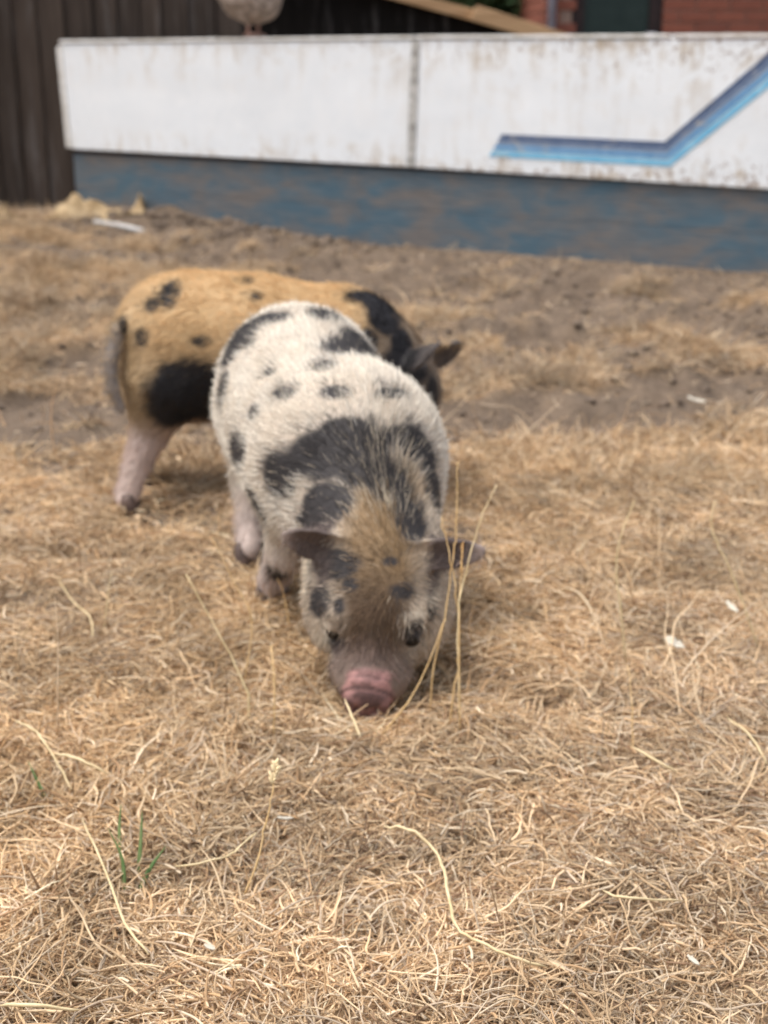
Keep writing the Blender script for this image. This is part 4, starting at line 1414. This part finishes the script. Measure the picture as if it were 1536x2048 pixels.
for (lab, c, L, W, a) in FEATHERS:
    V, Fc = [], []
    K = 9
    for i in range(K):
        t = i / (K - 1)
        w = W * 0.5 * math.sin(math.pi * (0.06 + 0.94 * t) ** 0.8) ** 0.6 * random.uniform(0.6, 1.25)
        for v in (-1, -0.4, 0.4, 1):
            V.append(((t - 0.5) * L, v * w, 0.25 * L * (t - 0.5) ** 2 + 0.30 * w * abs(v)))
    for i in range(K - 1):
        for q in range(3):
            k0 = i * 4 + q
            Fc.append((k0, k0 + 1, k0 + 5, k0 + 4))
    o = mesh_obj('feather' if 'feather' in lab else 'pale_scrap', V, Fc, M['feather'], None, True)
    so = o.modifiers.new('solid', 'SOLIDIFY'); so.thickness = 0.0012
    o.location = c
    o.rotation_euler = (0.35, 0.25, a)
    tag(o, lab, 'feather' if 'feather' in lab else 'scrap')


# ------------------------------------------------------------------ crumpled sacking and pale rod by the fence
def sack(name, lab, c, lx, ly, hh, seed, corner=0.0):
    nu, nv = 34, 20
    u, v = np.meshgrid(np.linspace(-1, 1, nu), np.linspace(-1, 1, nv), indexing='ij')
    X, Y = u.ravel(), v.ravel()
    q = np.c_[X * 1.5, Y * 1.0]
    hump = np.exp(-((X + 0.35) / 0.42) ** 2 - (Y / 0.7) ** 2) + corner * np.exp(-((X - 0.86) / 0.13) ** 2 - ((Y - 0.1) / 0.6) ** 2)
    n = fbm(q, 2.1, seed, 4)
    fold = np.abs(fbm(q, 1.7, seed + 9, 3) - 0.5) * 2
    crease = np.abs(fbm(q + 0.35 * n[:, None], 3.4, seed + 13, 3) - 0.5) * 2
    Z = hh * (0.72 * hump + 0.60 * (fold - 0.25) * (0.3 + hump) + 0.75 * (crease - 0.2) * (0.25 + 0.8 * hump) + 0.10 * n)
    edge = 1 - 0.25 * fbm(np.c_[X, Y], 3.1, seed + 4, 2) * np.maximum(np.abs(X), np.abs(Y)) ** 3
    W = np.c_[X * lx / 2 * edge, Y * ly / 2 * edge, Z]
    gz_ = ground_h(W[:, :2] + np.array(c)[None, :])
    W[:, 2] += gz_ + 0.004
    idx = np.arange(nu * nv).reshape(nu, nv)
    Fq = np.c_[idx[:-1, :-1].ravel(), idx[1:, :-1].ravel(), idx[1:, 1:].ravel(), idx[:-1, 1:].ravel()]
    o = np_mesh(name, W, Fq, M['sack'])
    o.location = (c[0], c[1], 0)
    so = o.modifiers.new('solid', 'SOLIDIFY'); so.thickness = 0.003
    tag(o, lab, 'sacking')


sack('crumpled_sack', 'crumpled tan sheet of sacking at the foot of the panel corner', (-1.125, 5.60), 0.42, 0.20, 0.105, 5, 0.75)
sack('crumpled_sack', 'small tan crumpled scrap at the foot of the fence, far left', (-1.45, 5.50), 0.15, 0.14, 0.085, 15, 0.0)
a_, b_ = np.array([-1.10, 5.40]), np.array([-0.874, 5.15])
za, zb = zg(*a_) + 0.022, zg(*b_) + 0.020
rodm = MB().tube([(0, 0, 0), tuple((np.r_[b_, zb] - np.r_[a_, za]) * 0.5 + np.array([0, 0, 0.004])), tuple(np.r_[b_, zb] - np.r_[a_, za])], [0.008, 0.010, 0.009], 8)
rd = rodm.build('pale_rod', M['rod'], None, True)
rd.location = (a_[0], a_[1], za)
tag(rd, 'pale grey rod lying on the soil in front of the sacking', 'rod')

# ------------------------------------------------------------------ hen on top of the panel
HB = np.array([-0.478, 5.385, 0.695])
hd = np.array([PU[0], PU[1], 0.0])          # she faces along the panel
hsd = np.array([-hd[1], hd[0], 0.0])
hp_ = lambda f, l, z: tuple(hd * f + hsd * l + np.array([0, 0, z]))
F = Field((-0.30, -0.30, 0.0), (0.30, 0.30, 0.42), 0.005)
HR = np.c_[hd, hsd, [0, 0, 1.0]]
ca_, sa_ = math.cos(0.25), math.sin(0.25)
F.ell(hp_(-0.01, 0, 0.145), (0.118, 0.082, 0.088), HR @ np.array([[ca_, 0, -sa_], [0, 1, 0], [sa_, 0, ca_]]), 0.03)
F.ell(hp_(0.045, 0, 0.125), (0.070, 0.072, 0.075), HR, 0.03)
F.ell(hp_(0.0, 0, 0.098), (0.050, 0.048, 0.046), HR, 0.03)
for s_ in (-1, 1):
    F.ell(hp_(-0.02, s_ * 0.072, 0.150), (0.090, 0.020, 0.050), HR, 0.012)
    F.cone(hp_(0.0, s_ * 0.032, 0.100), hp_(0.0, s_ * 0.032, 0.050), 0.032, 0.012, 0.012)
F.cone(hp_(0.085, 0, 0.175), hp_(0.120, 0, 0.285), 0.048, 0.026, 0.03)
F.ell(hp_(0.128, 0, 0.300), (0.034, 0.026, 0.027), HR, 0.012)
for i in range(5):
    F.cone(hp_(-0.100, (i - 2) * 0.010, 0.180), hp_(-0.170, (i - 2) * 0.018, 0.250 - 0.006 * abs(i - 2)), 0.028, 0.012, 0.012)
V_, Q_ = F.mesh(2)
hen = empty('hen', tuple(HB))
tag(hen, 'grey buff hen perched on top of the white panel', 'hen')
np_mesh('body', V_, Q_, M['hen'], hen, True)
for s_ in (-1, 1):
    lg = MB().tube([hp_(0.0, s_ * 0.030, 0.066), hp_(0.004, s_ * 0.030, 0.035), hp_(0.0, s_ * 0.030, 0.006)], [0.009, 0.007, 0.007], 8)
    for (fa, ln) in ((0.0, 0.042), (0.6, 0.036), (-0.6, 0.036), (3.14, 0.020)):
        lg.tube([hp_(0, s_ * 0.030, 0.008), hp_(ln * 0.5 * math.cos(fa), s_ * 0.030 + ln * 0.4 * math.sin(fa), 0.010), hp_(ln * math.cos(fa), s_ * 0.030 + ln * 0.7 * math.sin(fa), 0.004)], [0.006, 0.005, 0.002], 6)
    lg.build('leg', M['henleg'], hen, True)
MB().tube([hp_(0.155, 0, 0.300), hp_(0.170, 0, 0.297), hp_(0.182, 0, 0.291)], [0.009, 0.006, 0.001], 8).build('beak', M['stalk'], hen, True)
cm = MB()
for i in range(4):
    cm.tube([hp_(0.108 + i * 0.013, 0, 0.318), hp_(0.106 + i * 0.013, 0, 0.345 - 0.004 * abs(i - 1.5))], [0.009, 0.003], 6, 0.5)
cm.build('comb', M['comb'], hen, True)
MB().tube([hp_(0.148, 0, 0.286), hp_(0.146, 0, 0.262)], [0.006, 0.009], 8).build('wattle', M['comb'], hen, True)
for s_ in (-1, 1):
    bm = bmesh.new(); bmesh.ops.create_uvsphere(bm, u_segments=10, v_segments=8, radius=0.005)
    em = bpy.data.meshes.new('eye'); bm.to_mesh(em); bm.free(); em.materials.append(M['eye'])
    e = link(bpy.data.objects.new('eye', em), hen); e.location = hp_(0.138, s_ * 0.0235, 0.305)
